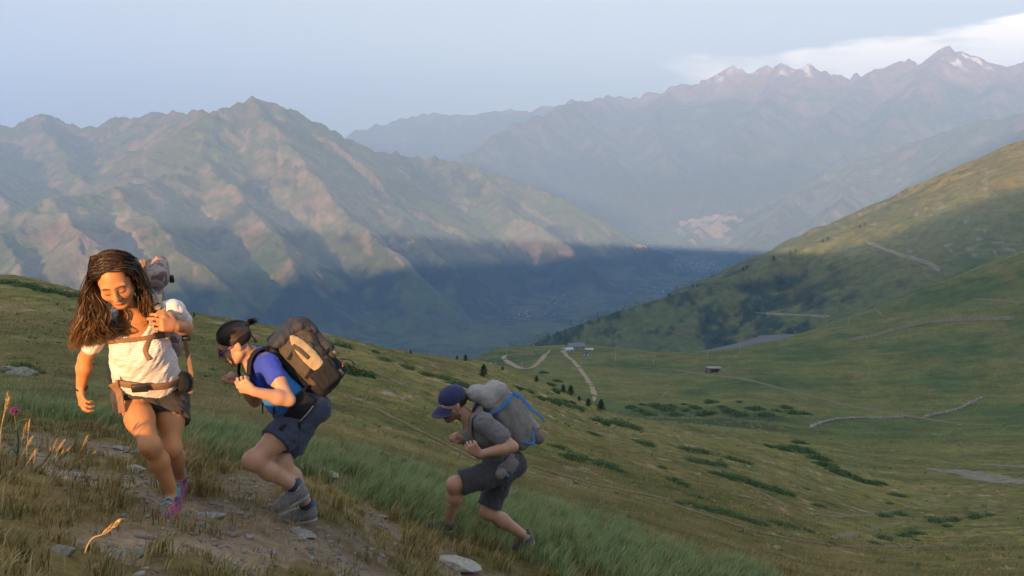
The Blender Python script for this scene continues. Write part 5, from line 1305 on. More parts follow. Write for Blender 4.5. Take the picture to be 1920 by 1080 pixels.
def shoe(parent, base, an, toe, up, cols, mat_up, mat_sole, L=.27, name="shoe"):
    """a low trail shoe: upper with a collar, sole, laces. an: ankle, toe: direction"""
    up = nrm(up); f = nrm(toe - up * (toe @ up)); s_ = np.cross(f, up); H = np.array([s_, f, up])
    heel = an - up * .075 - f * .045
    T = lambda a, b, c: heel + s_ * a + f * b + up * c
    s = Sdf(.006)
    s.ell(T(0, .05, .035), (.037, .055, .045), H, .02); s.ell(T(0, L * .52, .030), (.042, .085, .036), H, .03); s.ell(T(0, L * .76, .026), (.045, .062, .032), H, .03)
    s.cone(T(0, .045, .05), T(0, .038, .098), .040, .042, .02, flat=(s_, .86)); s.cone(T(0, .06, .06), T(0, .14, .052), .034, .028, .03)
    s.ell(T(0, .048, .125), (.032, .037, .03), H, .006, sub=True)
    V, Q = s.mesh()
    q = (V - heel) @ H.T
    c = ucol(V, cols[0]); n = fbm(q[:, 1] * 55 + q[:, 2] * 40, q[:, 2] * 30 - q[:, 0] * 40, 2, 3)
    c[(n > .08)] = cols[1]; c[q[:, 2] > .088] = cols[2]; c[(np.abs(q[:, 0]) < .02) & (q[:, 1] > .08) & (q[:, 1] < .2) & (q[:, 2] > .04)] = cols[3]
    sh = put(name, (V, Q), mat_up, parent, base, True, c)
    s = Sdf(.006); w = .043
    s.cone(T(0, .035, -.004), T(0, L * .5, -.004), .036, .036, .02, flat=(up, .42)); s.cone(T(0, L * .5, -.004), T(.004, L - .05, .004), .036, .044, .03, flat=(up, .38))
    V, Q = s.mesh(); put("sole", (V, Q), mat_sole, sh, base, True, ucol(V, cols[4]))
    b = Bag()
    for i in range(4):
        yy = .095 + .026 * i; zz = .094 - .010 * i
        b.add(tube([T(-.026, yy, zz - .012), T(0, yy + .006, zz + .003), T(.026, yy + .012, zz - .012)],   .0036, 4, 5))
    put("laces", b, mat_plain("laces_" + name + str(len(MATS)), cols[5], .8), sh, base)
    return sh
def bvh_of(objs):
    vs, fs = [], []
    for o in objs:
        w = o.location if o.parent is None else o.parent.location
        n = len(vs); vs += [v.co + w for v in o.data.vertices]; fs += [[i + n for i in p.vertices] for p in o.data.polygons]
    return BVHTree.FromPolygons(vs, fs)
def on(bvh, u, v, off=.008):
    """the point where a line of sight meets the clothed body, lifted off it; and the surface normal"""
    h = bvh.ray_cast(Vector((0, 0, 0)), ray(u, v).normalized())
    if h[0] is None: return None, None
    n = h[1]
    if n.dot(ray(u, v)) > 0: n = -n
    return A3(h[0] + n * off), A3(n)
def strap_on(bvh, uvs, width, thick=.004, off=.006, extra0=None, extra1=None):
    pts, ns = [], []
    for q in uvs:
        if len(q) == 3: pts.append(pt(*q)); ns.append(ns[-1] if ns else A3((0, -1, .2))); continue
        p, n = on(bvh, q[0], q[1], off)
        if p is None: continue
        pts.append(p); ns.append(n)
    return ribbon(pts, width, thick, ns, 6)
def foot_to_ground(an, toe, lift=.095):
    """puts an ankle at the right height above the turf under it"""
    m = an + toe * .06
    z = max(drop_near(float(an[0]), float(an[1])), drop_near(float(m[0]), float(m[1])) - .01)
    return V3(an[0], an[1], z + lift)

# ---------------------------------------------------------------- 1: the woman in the striped T-shirt
def hiker_one():
    J = dict(pel=pt(281, 728, 4.46), neck=pt(250, 588, 4.20), shL=pt(325, 583, 4.27), shR=pt(192, 606, 4.22), hpL=pt(318, 745, 4.52), hpR=pt(248, 748, 4.42))
    knR, knL = pt(281, 835, 4.14), pt(322, 842, 4.36)
    toeR, toeL = V3(-.05, -1, -.05), V3(.05, -1, 0.0)
    anR = foot_to_ground(pt(326, 948, 4.28), toeR); anL = foot_to_ground(pt(338, 908, 4.74), toeL, .10)
    elR, wrR = pt(160, 672, 4.33), pt(151, 730, 4.36)
    elL, wrL = pt(349, 614, 4.40), pt(330, 612, 4.19)
    J["B"] = frame(J["shL"] - J["shR"] + (J["hpL"] - J["hpR"]) * .6, J["neck"] - J["pel"])
    S, Fd, U = J["B"]
    base = V3(anR[0], anR[1], anR[2] - .095)
    HZ = 1.04; H = head_frame(V3(.30, -.79, -.53), R(11)); hc = pt(215, 548, 3.99) - (H[1] * .088 + H[2] * .004) * HZ
    s = Sdf(.0056)
    add_torso(s, J, 0.0, True)
    s.cone(J["neck"] - U * .02, hc - H[2] * .06 - H[1] * .01, .050, .050, .03)
    add_head(s, hc, H, True, HZ)
    add_arm(s, J["shR"], elR, wrR, 0, .92); add_arm(s, J["shL"], elL, wrL, 0, .92)
    add_leg(s, J["hpR"], knR, anR, V3(0, -1, 0), .88); add_leg(s, J["hpL"], knL, anL, V3(0, -1, 0), .86)
    add_hand(s, wrR, pt(154, 762, 4.30) - wrR, V3(.65, .55, -.1), -1, .50, .10, .92, .5)
    add_hand(s, wrL, pt(303, 604, 4.12) - wrL, V3(-.1, .75, -.35), -1, .62, .10, 1.02, .3)
    V, Q = s.mesh()
    c = ucol(V, (.57, .25, .105)); c *= (1 + .10 * fbm(V[:, 0] * 14, V[:, 2] * 14 + V[:, 1] * 9, 3, 5))[:, None]
    paint_head(V, c, hc, H, HZ)
    for kn in (knR, knL):   # grazed knees
        d = np.linalg.norm(V - (kn + V3(0, -.05, -.02)), axis=1); c[d < .022] *= .80
    for w, t in ((wrR, -1), (wrL, 1)): c[np.linalg.norm(V - w, axis=1) < .16] *= V3(1.03, .98, .96)
    o = put("person", (V, Q), skin_mat("sun_tanned_skin"), None, base, True, c)
    tag(o, "woman with long brown hair in striped white T-shirt striding towards the camera", "person", "hikers climbing the path")
    # shirt
    s = Sdf(.0065)
    add_torso(s, J, .007, True)
    s.ell(J["pel"] + U * .10 + Fd * .014, (.166, .116, .10), J["B"], .06)
    s.ell(J["pel"] + U * .22 + Fd * .022, (.158, .116, .14), J["B"], .06)
    s.ell(J["pel"] + U * .31 + Fd * .045, (.105, .095, .08), J["B"], .06)
    for sh, el in ((J["shR"], elR), (J["shL"], elL)):
        s.cone(sh, sh + (el - sh) * .60, .0515, .0535, .02)
    V0, N0 = J["pel"] + U * .045, -U - Fd * .10
    s.cut(V0, N0)
    for sh, el, f in ((J["shR"], elR, .50), (J["shL"], elL, .46)):
        d = nrm(el - sh); s.cut(sh + (el - sh) * f + S * 0, d) if False else None
    s.ell(J["neck"] + Fd * .045 - U * .02, (.072, .12, .066), J["B"], .008, sub=True)
    s.cone(J["neck"] + Fd * .09 - U * .07, J["neck"] + Fd * .14 - U * .09, .030, .028, .01, sub=True)
    V, Q = s.mesh()
    V = wrinkle(V, Q, .008, 15, U * .8 + S * .5, 4); V = wrinkle(V, Q, .004, 40, U + S * .3, 8)
    c = np.ones((len(V), 4)); c[:, :3] = (.80, .76, .74); c[:, 3] = (V - J["pel"]) @ U + .006 * fbm(V[:, 0] * 9, V[:, 2] * 9, 2, 3)
    for sh, el in ((J["shR"], elR), (J["shL"], elL)):   # on the sleeves the stripes run round the arm
        d = nrm(el - sh); w_ = sstep((V - sh) @ nrm(sh - J["neck"]), -.03, .03); c[:, 3] = c[:, 3] * (1 - w_) + ((V - sh) @ d) * w_
    m, nt, N, L, b = mat_new("striped_jersey")
    at = N.new("ShaderNodeAttribute"); at.attribute_name = "Col"
    mu = N.new("ShaderNodeMath"); mu.operation = "MULTIPLY"; L.new(at.outputs["Alpha"], mu.inputs[0]); mu.inputs[1].default_value = 2 * math.pi / .0098
    si = N.new("ShaderNodeMath"); si.operation = "SINE"; L.new(mu.outputs[0], si.inputs[0])
    rg_ = N.new("ShaderNodeMapRange"); L.new(si.outputs[0], rg_.inputs[0]); rg_.inputs[1].default_value = .35; rg_.inputs[2].default_value = .6
    mx = N.new("ShaderNodeMix"); mx.data_type = "RGBA"; L.new(rg_.outputs[0], mx.inputs[0]); L.new(at.outputs["Color"], mx.inputs[6]); mx.inputs[7].default_value = (.66, .47, .42, 1)
    L.new(mx.outputs[2], b.inputs["Base Color"]); b.inputs["Roughness"].default_value = .9; b.inputs["Specular IOR Level"].default_value = .15; b.inputs["Sheen Weight"].default_value = .1
    shirt = tag(put("shirt", (V, Q), m, o, base, True, c), "loose white T-shirt with thin red stripes and scooped neck")
    # shorts
    s = Sdf(.0065)
    s.ell(J["pel"] + U * .015, (.166, .122, .105), J["B"], .05)
    for g in (-1, 1): s.ell(J["pel"] - Fd * .055 - U * .035 + S * g * .068, (.09, .09, .10), J["B"], .05)
    for hp, kn, f, rr_ in ((J["hpR"], knR, .36, .104), (J["hpL"], knL, .40, .104)):
        s.cone(hp, hp + (kn - hp) * f, .105, rr_, .04)
    for hp, kn, f in ((J["hpR"], knR, .26), (J["hpL"], knL, .36)): pass
    d = nrm((knR - J["hpR"]) + (knL - J["hpL"]))
    s.cut(J["hpR"] + (J["hpL"] - J["hpR"]) * .5 + d * .098, d - S * .34)
    V, Q = s.mesh(); V = wrinkle(V, Q, .008, 22, S, 6)
    tag(put("shorts", (V, Q), fabric("charcoal_shorts"), o, base, True, ucol(V, (.060, .052, .050))), "short charcoal hiking shorts")
    # socks and shoes
    mu_, ms = fabric("shoe_mesh", .8, .2, 60), mat_vcol("shoe_rubber", .8, .15, 30)
    pk, tl, nv = (.42, .08, .17), (.06, .30, .30), (.05, .07, .14)
    for an, toe in ((anR, toeR), (anL, toeL)):
        sh = shoe(o, base, an, toe, V3(0, -.12, 1), (pk, nv, tl, (.10, .12, .20), (.34, .10, .18), (.20, .55, .50)), mu_, ms, .255)
    body_bvh = bvh_of([shirt, o])
    # bracelet
    d = nrm(wrR - elR); a = nrm(np.cross(d, V3(0, 1, 0))); b_ = np.cross(d, a); cc = wrR - d * .012
    ring = [cc + (a * math.cos(t) + b_ * math.sin(t)) * .0305 + d * .006 * math.sin(t) for t in np.linspace(0, 2 * math.pi, 15)]
    put("bracelet", Bag().add(tube(ring, .0042, 2, 6)), mat_plain("black_cord", (.015, .015, .018), .6), o, base)
    # hair: a cap on the skull and long waving locks
    T = lambda a, b, d: hc + (H[0] * a + H[1] * b + H[2] * d) * HZ
    s = Sdf(.006)
    s.ell(T(0, -.020, .042), (.083, .102, .088), H, .02); s.cone(T(-.04, -.05, 0), T(-.03, -.06, -.10), .055, .04, .04); s.cone(T(.05, -.04, 0), T(.05, -.05, -.09), .045, .035, .04)
    s.ell(T(0, .105, -.03), (.080, .080, .122), H, .012, sub=True); s.chain([T(-.085, .0, .02), pt(180, 572, 4.10), pt(178, 602, 4.12), pt(176, 616, 4.14)], [.03, .045, .055, .02], .03)
    s.ell(T(0, .090, .038), (.068, .062, .066), H, .012, sub=True)
    V, Q = s.mesh(); V = wrinkle(V, Q, .002, 60, H[2], 3)
    hair_m = mat_vcol("brown_hair", .42, .25, 60, .5, 240, .003, spec=.45)
    hair = tag(put("hair", (V, Q), hair_m, o, base, True, ucol(V, (.035, .018, .011))), "long wavy brown hair falling over one shoulder")
    rg2 = np.random.default_rng(12); VV, FF, CC = [], [], []; nb = 0; NS = 5200; NC = 110
    clump = rg2.random((NC, 6))
    for i in range(NS):
        ci = i % NC; left = ci % 3 == 0          # her left side (right in the picture)
        q = np.clip(clump[ci, :4] + (rg2.random(4) - .5) * np.array([.34, .30, .24, .30]), 0, 1); ff = .064 - .140 * q[0]
        stray = rg2.random() < .12
        root = T((-.016 + .02 * (q[1] - .5)), ff * .9, .122 - max(0, ff - .03) * .55 - max(0, -ff - .02) * .5)
        if not left:
            e1 = T(-.062 - .016 * q[1], ff * .95, .104 - .03 * q[2]); e2 = T(-.094 - .020 * q[2], ff * .8 - .005 - .01 * q[3], .022 - .03 * q[1]); k = q[0]
            e3 = pt(197 - 38 * q[2] - 10 * k, 572 + 14 * q[1], 4.00 + .12 * k + .03 * q[3])
            e4 = pt(208 - 60 * q[2] - 8 * k, 604 + 12 * q[1], 4.02 + .14 * k + .03 * q[3])
            e5 = pt(228 - 92 * q[2] + 12 * q[3] - 4, 616 + 30 * q[1] * (0.5 + q[2] * .5) + 8 * q[2], 4.075 + .12 * k + .03 * q[3])
            pts = [root, e1, e2, e3, e4, e5]; wv = .021
        else:
            e1 = T(.060 + .014 * q[1], ff * .9, .106 - .03 * q[2]); e2 = T(.094 + .012 * q[2], ff * .55 - .018, .02 - .03 * q[1])
            e3 = pt(264 + 18 * q[2], 562 + 14 * q[1], 4.14 + .08 * q[3]); e4 = pt(264 + 24 * q[2], 586 + 20 * q[1], 4.20 + .06 * q[3])
            pts = [root, e1, e2, e3, e4]; wv = .013
        C = catmull(pts, 4); m_ = len(C); tt = np.linspace(0, 1, m_); ph = clump[ci, 4:6] * 6.3 + (rg2.random(2) - .5) * 1.1; fr = 14 + 10 * clump[ci, 3]
        C = C + (H[0] * (np.sin(tt * fr + ph[0]) * wv * tt ** .8)[:, None]) + (H[1] * (np.cos(tt * fr * .9 + ph[1]) * wv * tt ** .8)[:, None])
        if stray: C = C + (rg2.normal(size=3) * .018)[None, :] * tt[:, None]
        loc = (C - T(0, -.016, .044)) @ H.T; rr_ = np.sqrt(((loc / (V3(.082, .094, .085) * HZ)) ** 2).sum(1)); push = np.clip(1.04 + .12 * rg2.random() - rr_, 0, 1) * (rr_ > .3)
        C = C + ((loc / np.maximum(rr_, .2)[:, None]) * push[:, None]) @ H
        w_ = np.interp(tt, [0, .1, .8, 1], [.0009, .0015, .0014, .0005])[:, None] * (.6 + .7 * rg2.random())
        T_ = np.gradient(C, axis=0); T_ /= np.linalg.norm(T_, axis=1, keepdims=True); a = np.cross(T_, rg2.normal(size=3)); a /= np.maximum(np.linalg.norm(a, axis=1, keepdims=True), 1e-6)
        VV.append(np.stack([C - a * w_, C + a * w_], 1).reshape(-1, 3)); FF.append(grid_faces(m_, 2) + nb); nb += 2 * m_
        sh_ = .55 + .75 * rg2.random(); base_c = V3(.040, .021, .012) * sh_; tip = V3(.17, .088, .036) * (.5 + .5 * clump[ci, 2] + .3 * rg2.random())
        CC.append(np.repeat(base_c + (tip - base_c) * (np.clip(tt - .3, 0, 1) / .7)[:, None] ** 1.2, 2, 0))
    put("locks", (np.concatenate(VV), np.concatenate(FF)), hair_m, hair, base, True, np.concatenate(CC))
    put("earring", Bag().add(tube([T(.079, .0, -.035), T(.083, .004, -.045), T(.079, .006, -.055)], .003, 3, 5)), mat_plain("gold", (.8, .55, .25), .3, metal=1.0), o, base)

    # --- her backpack
    B = -Fd
    pb = J["pel"] + U * .02 + B * .13
    pk_o = empty("backpack", tuple(pb)); tag(pk_o, "tan camouflage backpack with brown straps on the long-haired woman's back", "backpack", "hikers' backpacks")
    Tp = lambda a, b, d: pb + S * a + B * b + U * d
    Hp = np.array([S, B, U])
    def camo(name, c1, c2, c3):
        if name in MATS: return MATS[name]
        m, nt, N, L, b = mat_new(name); tc = N.new("ShaderNodeTexCoord")
        n = N.new("ShaderNodeTexNoise"); n.inputs["Scale"].default_value = 16; n.inputs["Detail"].default_value = 2; L.new(tc.outputs["Object"], n.inputs["Vector"])
        r = N.new("ShaderNodeValToRGB"); r.color_ramp.interpolation = "CONSTANT"; L.new(n.outputs["Fac"], r.inputs[0])
        e = r.color_ramp.elements; e[0].position = 0; e[0].color = (*c1, 1); e[1].position = .47; e[1].color = (*c2, 1); x_ = e.new(.57); x_.color = (*c3, 1)
        L.new(r.outputs[0], b.inputs["Base Color"]); b.inputs["Roughness"].default_value = .85; b.inputs["Specular IOR Level"].default_value = .2
        n2 = N.new("ShaderNodeTexNoise"); n2.inputs["Scale"].default_value = 300; L.new(tc.outputs["Object"], n2.inputs["Vector"])
        bp = N.new("ShaderNodeBump"); bp.inputs["Strength"].default_value = .3; bp.inputs["Distance"].default_value = .002; L.new(n2.outputs["Fac"], bp.inputs["Height"]); L.new(bp.outputs[0], b.inputs["Normal"])
        MATS[name] = m; return m
    M_CAMO = camo("camouflage_cloth", (.28, .21, .19), (.38, .31, .28), (.19, .13, .125))
    M_WEB = mat_plain("brown_webbing", (.27, .15, .085), .85, .15, 80, .4, bscale=500)
    M_BLK = mat_plain("black_plastic", (.018, .018, .02), .45, .1, 20)
    s = Sdf(.009); s.box(Tp(-.01, .12, .22), (.125, .115, .24), Hp, .07, .03); s.box(Tp(0, .20, .15), (.10, .08, .14), Hp, .06, .03)
    for g in (-1, 1): s.box(Tp(g * .125, .11, .12), (.035, .06, .11), Hp, .03, .02)
    V, Q = s.mesh(); put("main_compartment", (wrinkle(V, Q, .010, 12, U, 3), Q), M_CAMO, pk_o, pb)
    lc = pt(280, 512, 4.50)
    s = Sdf(.007); s.box(lc - S * .02, (.115, .085, .052), Hp, .042, .02); s.cone(lc - S * .08 - U * .05, lc + S * .05 - U * .05, .042, .042, .03)
    s.box(lc + S * .055 + U * .004, (.035, .088, .058), Hp, .03, .01); V, Q = s.mesh(); lid = tag(put("top_lid", (wrinkle(V, Q, .005, 14, U, 5), Q), M_CAMO, pk_o, pb), "rolled camouflage lid behind her head")
    put("lid_strap", Bag().add(ribbon([lc - S * .02 + B * .03 + U * .075, lc - S * .015 - B * .06 + U * .052, lc - S * .01 - B * .09 - U * .02], .022, .004, ("c", lc), 6)), M_WEB, lid, pb)
    put("lid_buckle", boxpiece(lc + S * .105 - U * .05, (.012, .010, .022), Hp), M_BLK, lid, pb, False)
    # shoulder straps, chest strap, belt
    c0 = J["neck"] + (J["shL"] - J["neck"]) * .62
    shirt_bvh = bvh_of([shirt])
    sp = [c0 - Fd * .09 + U * .03, c0 - Fd * .04 + U * .066, c0 + U * .068 + Fd * .03]
    for q in ((301, 578), (300, 598), (303, 616), (311, 634), (322, 648), (333, 660)):
        p_ = on(shirt_bvh, *q, .012)[0]
        if p_ is not None and p_[1] < 4.35: sp.append(p_)
    lst = put("shoulder_strap", ribbon(sp, [.042, .046, .048, .046, .044, .040, .034, .03, .025], .014, ("c", c0 - U * .12 - Fd * .02), 5), mat_plain("tan_padding", (.42, .32, .24), .9, .2, 30, .4), pk_o, pb)
    put("strap_edge", ribbon([p_ - S * .027 + (p_ - (c0 - U * .10)) * .02 for p_ in sp[1:]], .014, .016, ("c", c0 - U * .12 - Fd * .02), 5), mat_plain("dark_webbing", (.05, .04, .038), .85), lst, pb)
    b = strap_on(body_bvh, [(196, 600), (193, 618), (193, 640), (197, 665), (202, 690)], .045, .012, .009)
    put("shoulder_strap", b, M_WEB, pk_o, pb)
    cs = put("chest_strap", strap_on(body_bvh, [(203, 641), (225, 639), (250, 636), (275, 633), (292, 630)], .024, .004, .008), M_WEB, pk_o, pb)
    p_, n_p = on(body_bvh, 296, 629, .012); fr = np.array([nrm(np.cross(V3(0, 0, 1), n_p)), nrm(np.cross(n_p, np.cross(V3(0, 0, 1), n_p))), n_p])
    put("buckle", boxpiece(p_, (.028, .017, .008), fr), M_BLK, cs, pb, False)
    put("strap_tail", strap_on(body_bvh, [(281, 632), (275, 644), (273, 658), (279, 673)], .022, .004, .010), M_WEB, cs, pb)
    bl_ = put("hip_belt", strap_on(body_bvh, [(198, 690), (207, 706), (222, 714), (245, 718), (275, 721), (310, 720), (338, 708), (352, 690)], .042, .010, .016), M_WEB, pk_o, pb)
    p_, n_p = on(body_bvh, 264, 722, .026); fr = np.array([nrm(np.cross(V3(0, 0, 1), n_p)), nrm(np.cross(n_p, np.cross(V3(0, 0, 1), n_p))), n_p])
    put("buckle", boxpiece(p_, (.040, .022, .010), fr), M_BLK, bl_, pb, False)
    a0 = on(body_bvh, 216, 716, .02)[0]
    put("belt_tail", ribbon([a0, pt(222, 735, 4.28), pt(226, 755, 4.26), pt(229, 774, 4.25)], .040, .005, V3(-.2, -1, .1), 6), M_WEB, bl_, pb)
    put("side_strap", ribbon([pt(347, 640, 4.45), pt(352, 665, 4.44), pt(357, 690, 4.45), pt(359, 715, 4.45), pt(357, 738, 4.46)], .022, .004, V3(.3, -1, .1), 6), M_WEB, pk_o, pb)
    put("side_strap", ribbon([pt(200, 690, 4.42), pt(204, 705, 4.36), pt(208, 720, 4.32)], .022, .004, V3(-.5, -1, .1), 6), M_BLK, pk_o, pb)
    s = Sdf(.008); s.ell(pt(345, 716, 4.44), (.040, .055, .062), Hp, .02)
    V, Q = s.mesh(); put("hip_pocket", (wrinkle(V, Q, .006, 25, U, 3), Q), mat_plain("black_mesh_cloth", (.02, .02, .024), .9, .3, 90, .5), bl_, pb)
    put("side_clip", boxpiece(pt(349, 634, 4.40), (.022, .012, .012), Hp), M_BLK, pk_o, pb, False)
    return o
def limb_ring(c, d, r, n=15, wob=0.0):
    d = nrm(d); a = nrm(np.cross(d, V3(.2, .9, .1))); b = np.cross(d, a)
    return [c + (a * math.cos(t) + b * math.sin(t)) * r for t in np.linspace(0, 2 * math.pi, n)]
# ---------------------------------------------------------------- 2: the woman in the blue top
def hiker_two():
    J = dict(pel=pt(566, 768, 4.98), neck=pt(472, 668, 4.92), shL=pt(503, 684, 4.82), shR=pt(478, 680, 5.12), hpL=pt(562, 786, 4.90), hpR=pt(566, 786, 5.06))
    toeL, toeR = V3(-.75, -.10, -.55), V3(-.96, -.12, .04)
    knL, anL = pt(474, 864, 4.68), pt(556, 914, 4.84)
    anR = foot_to_ground(pt(578, 942, 4.96), toeR); knR = pt(527, 866, 4.86)
    elL, wrL = pt(541, 750, 4.74), pt(474, 733, 4.64)
    elR, wrR = pt(478, 752, 5.16), pt(452, 716, 5.02)
    J["B"] = frame((J["shL"] - J["shR"]) + (J["hpL"] - J["hpR"]), J["neck"] - J["pel"])
    S, Fd, U = J["B"]
    base = V3(anR[0], anR[1], anR[2] - .095)
    HZ = 1.00; H = head_frame(V3(-.82, -.30, -.46), R(-4)); hc = pt(441, 645, 4.84)
    s = Sdf(.0060)
    add_torso(s, J, 0.0, True)
    s.cone(J["neck"] - U * .02, hc - H[2] * .05 - H[1] * .02, .050, .050, .03)
    add_head(s, hc, H, True, HZ)
    add_arm(s, J["shR"], elR, wrR, 0, 1.0); add_arm(s, J["shL"], elL, wrL, 0, 1.02)
    add_leg(s, J["hpR"], knR, anR, V3(-1, 0, 0), .93); add_leg(s, J["hpL"], knL, anL, V3(-.8, 0, .5), .95)
    add_hand(s, wrL, pt(452, 718, 4.62) - wrL, V3(-.2, .9, .3), 1, 1.15, .05, .98, .6)
    add_hand(s, wrR, pt(433, 705, 5.00) - wrR, V3(.3, .3, -.9), 1, 1.2, .05, .98, .6)
    V, Q = s.mesh()
    c = ucol(V, (.53, .29, .18)); c *= (1 + .10 * fbm(V[:, 0] * 14, V[:, 2] * 14 + V[:, 1] * 9, 3, 5))[:, None]
    paint_head(V, c, hc, H, HZ)
    o = put("person", (V, Q), skin_mat("sun_tanned_skin"), None, base, True, c)
    tag(o, "woman in blue top and purple sunglasses bent forward as she climbs", "person", "hikers climbing the path")
    # top: royal blue with paler sides and piped sleeves
    s = Sdf(.007); add_torso(s, J, .010, True)
    s.ell(J["pel"] + U * .12 + Fd * .03, (.150, .115, .12), J["B"], .06)
    for sh, el in ((J["shR"], elR), (J["shL"], elL)): s.cone(sh, sh + (el - sh) * .36, .060, .058, .03)
    s.cut(J["pel"] + U * .03, -U - Fd * .25)
    s.ell(J["neck"] + Fd * .05 - U * .03, (.070, .11, .085), J["B"], .008, sub=True)
    V, Q = s.mesh(); V = wrinkle(V, Q, .008, 16, U * .8 + S * .4, 14); V = wrinkle(V, Q, .003, 45, S, 18)
    q = (V - J["pel"]) @ J["B"].T
    royal, sky_, pipe = (.035, .065, .46), (.04, .21, .60), (.20, .42, .66)
    c = ucol(V, sky_); c[(q[:, 2] > .36)] = royal; c[(q[:, 1] > .065) & (q[:, 2] > .26)] = royal
    for sh, el in ((J["shR"], elR), (J["shL"], elL)):
        d = nrm(el - sh); t = (V - sh) @ d; m = (np.linalg.norm(V - sh - np.outer(t, d), axis=1) < .08) & (t > .0)
        c[m] = royal; c[m & (t > np.linalg.norm(el - sh) * .36 + .036)] = pipe
    shirt = tag(put("top", (V, Q), fabric("technical_jersey", .7), o, base, True, c), "royal blue sports top with paler blue sides")
    # shorts
    s = Sdf(.007); s.ell(J["pel"] + U * .015, (.164, .124, .105), J["B"], .05)
    for g in (-1, 1): s.ell(J["pel"] - Fd * .058 - U * .035 + S * g * .068, (.092, .095, .10), J["B"], .05)
    for hp, kn, f in ((J["hpR"], knR, .56), (J["hpL"], knL, .50)): s.cone(hp, hp + (kn - hp) * f, .106, .101, .04)
    V, Q = s.mesh()
    V = wrinkle(V, Q, .007, 22, S, 26)
    tl_ = nrm(knL - J["hpL"])
    s.cuts = []; s.cut(J["hpL"] + (knL - J["hpL"]) * .54, nrm(tl_ + nrm(knR - J["hpR"]) * .9) - V3(.0, 0, 0)); V, Q = s.mesh(); V = wrinkle(V, Q, .008, 20, S, 26)
    sho = put("shorts", (V, Q), fabric("slate_shorts"), o, base, True, ucol(V, (.058, .066, .105)))
    tag(sho, "slate blue hiking shorts")
    # socks, shoes
    mu_, ms = fabric("shoe_mesh", .8, .2, 60), mat_vcol("shoe_rubber", .8, .15, 30)
    g1 = (.20, .19, .19)
    cols = (g1, (.17, .16, .17), (.07, .12, .19), (.26, .26, .25), (.30, .29, .27), (.50, .55, .08))
    shoe(o, base, anL, toeL, V3(-.45, .0, .85), cols, mu_, ms, .232); shoe(o, base, anR, toeR, V3(-.10, .0, 1), cols, mu_, ms, .232)
    for an, kn in ((anL, knL), (anR, knR)):
        d = nrm(kn - an); put("sock", Bag().add(tube([an - d * .03, an + d * .01, an + d * .045], [.042, .040, .043], 4, 14)), mat_plain("navy_sock", (.035, .055, .12), .9, .2, 90, .4), o, base)
    # hair drawn back to a small bun
    T = lambda a, b, d: hc + (H[0] * a + H[1] * b + H[2] * d) * HZ
    hair_m = mat_vcol("dark_brown_hair", .36, .25, 60, .4, 260, .003, spec=.5)
    s = Sdf(.006); s.ell(T(0, -.018, .046), (.082, .102, .088), H, .02)
    s.ell(T(0, .110, -.035), (.085, .085, .105), H, .012, sub=True); s.ell(T(0, .035, -.070), (.12, .085, .070), H, .012, sub=True); s.ell(T(0, -.04, -.085), (.12, .12, .060), H, .03, sub=True)
    V, Q = s.mesh(); hair = tag(put("hair", (V, Q), hair_m, o, base, True, ucol(V, (.022, .013, .010))), "dark hair drawn back into a small bun")
    rg2 = np.random.default_rng(5); VV, FF, CC = [], [], []; nb = 0
    bun = T(0, -.128, .066)
    for i in range(1500):
        q = rg2.random(4); th = (q[0] - .5) * 2.9
        root = T(math.sin(th) * .078, .066 * math.cos(th) - .015, .066 + .035 * math.cos(th) - .055 * abs(th) / 1.3)
        md = T(math.sin(th) * .080, -.03, .112 - .060 * abs(th) / 1.3); md2 = T(math.sin(th) * .05, -.095, .098 - .035 * abs(th)); end = bun + (rg2.random(3) - .5) * .02
        if i > 1380: pts = [bun + (rg2.random(3) - .5) * .026, bun - H[1] * .018 + (rg2.random(3) - .5) * .032 + H[2] * .006, bun - H[1] * (.024 + .02 * q[1]) - H[2] * .014 + (rg2.random(3) - .5) * .05]
        elif i > 1300: pts = [T(.08 * (q[1] - .5), -.095, .02), T(.09 * (q[1] - .5), -.105, -.02), T(.08 * (q[1] - .5), -.095 - .02 * q[2], -.05)]
        else: pts = [root, md, md2, end]
        C = catmull(pts, 5); m_ = len(C); tt = np.linspace(0, 1, m_)
        if i <= 1300:
            loc = (C - T(0, -.018, .046)) @ H.T; rr_ = np.sqrt(((loc / (V3(.083, .103, .089) * HZ)) ** 2).sum(1)); push = np.clip(1.0 + .04 * q[3] - rr_, -.25, 1)
            C = C + ((loc / np.maximum(rr_, .2)[:, None]) * push[:, None] * (tt < .85)[:, None]) @ H
        w_ = np.interp(tt, [0, .15, .85, 1], [.0006, .0015, .0014, .0005])[:, None]
        T_ = np.gradient(C, axis=0); T_ /= np.maximum(np.linalg.norm(T_, axis=1, keepdims=True), 1e-9)
        out_ = C - T(0, -.018, .03); a = np.cross(T_, out_ + rg2.normal(size=3) * .03); a /= np.maximum(np.linalg.norm(a, axis=1, keepdims=True), 1e-6)
        VV.append(np.stack([C - a * w_, C + a * w_], 1).reshape(-1, 3)); FF.append(grid_faces(m_, 2) + nb); nb += 2 * m_; CC.append(np.repeat(ucol(C, V3(.030, .018, .013) * (.5 + 1.1 * q[3])), 2, 0))
    put("locks", (np.concatenate(VV), np.concatenate(FF)), hair_m, hair, base, True, np.concatenate(CC))
    put("hair_tie", Bag().add(tube(limb_ring(T(0, -.120, .066), H[1], .013), .005, 2, 6)), mat_plain("red_hair_tie", (.30, .07, .05), .8), hair, base)
    # sunglasses
    M_PUR = mat_plain("purple_plastic", (.16, .06, .30), .35, .05, 20)
    b = Bag(); b.add(tube([T(.076, -.012, .018), T(.078, .03, .016), T(.066, .088, .012)], .0042, 5, 6)); b.add(tube([T(-.076, -.012, .018), T(-.078, .03, .016), T(-.066, .088, .012)], .0042, 5, 6))
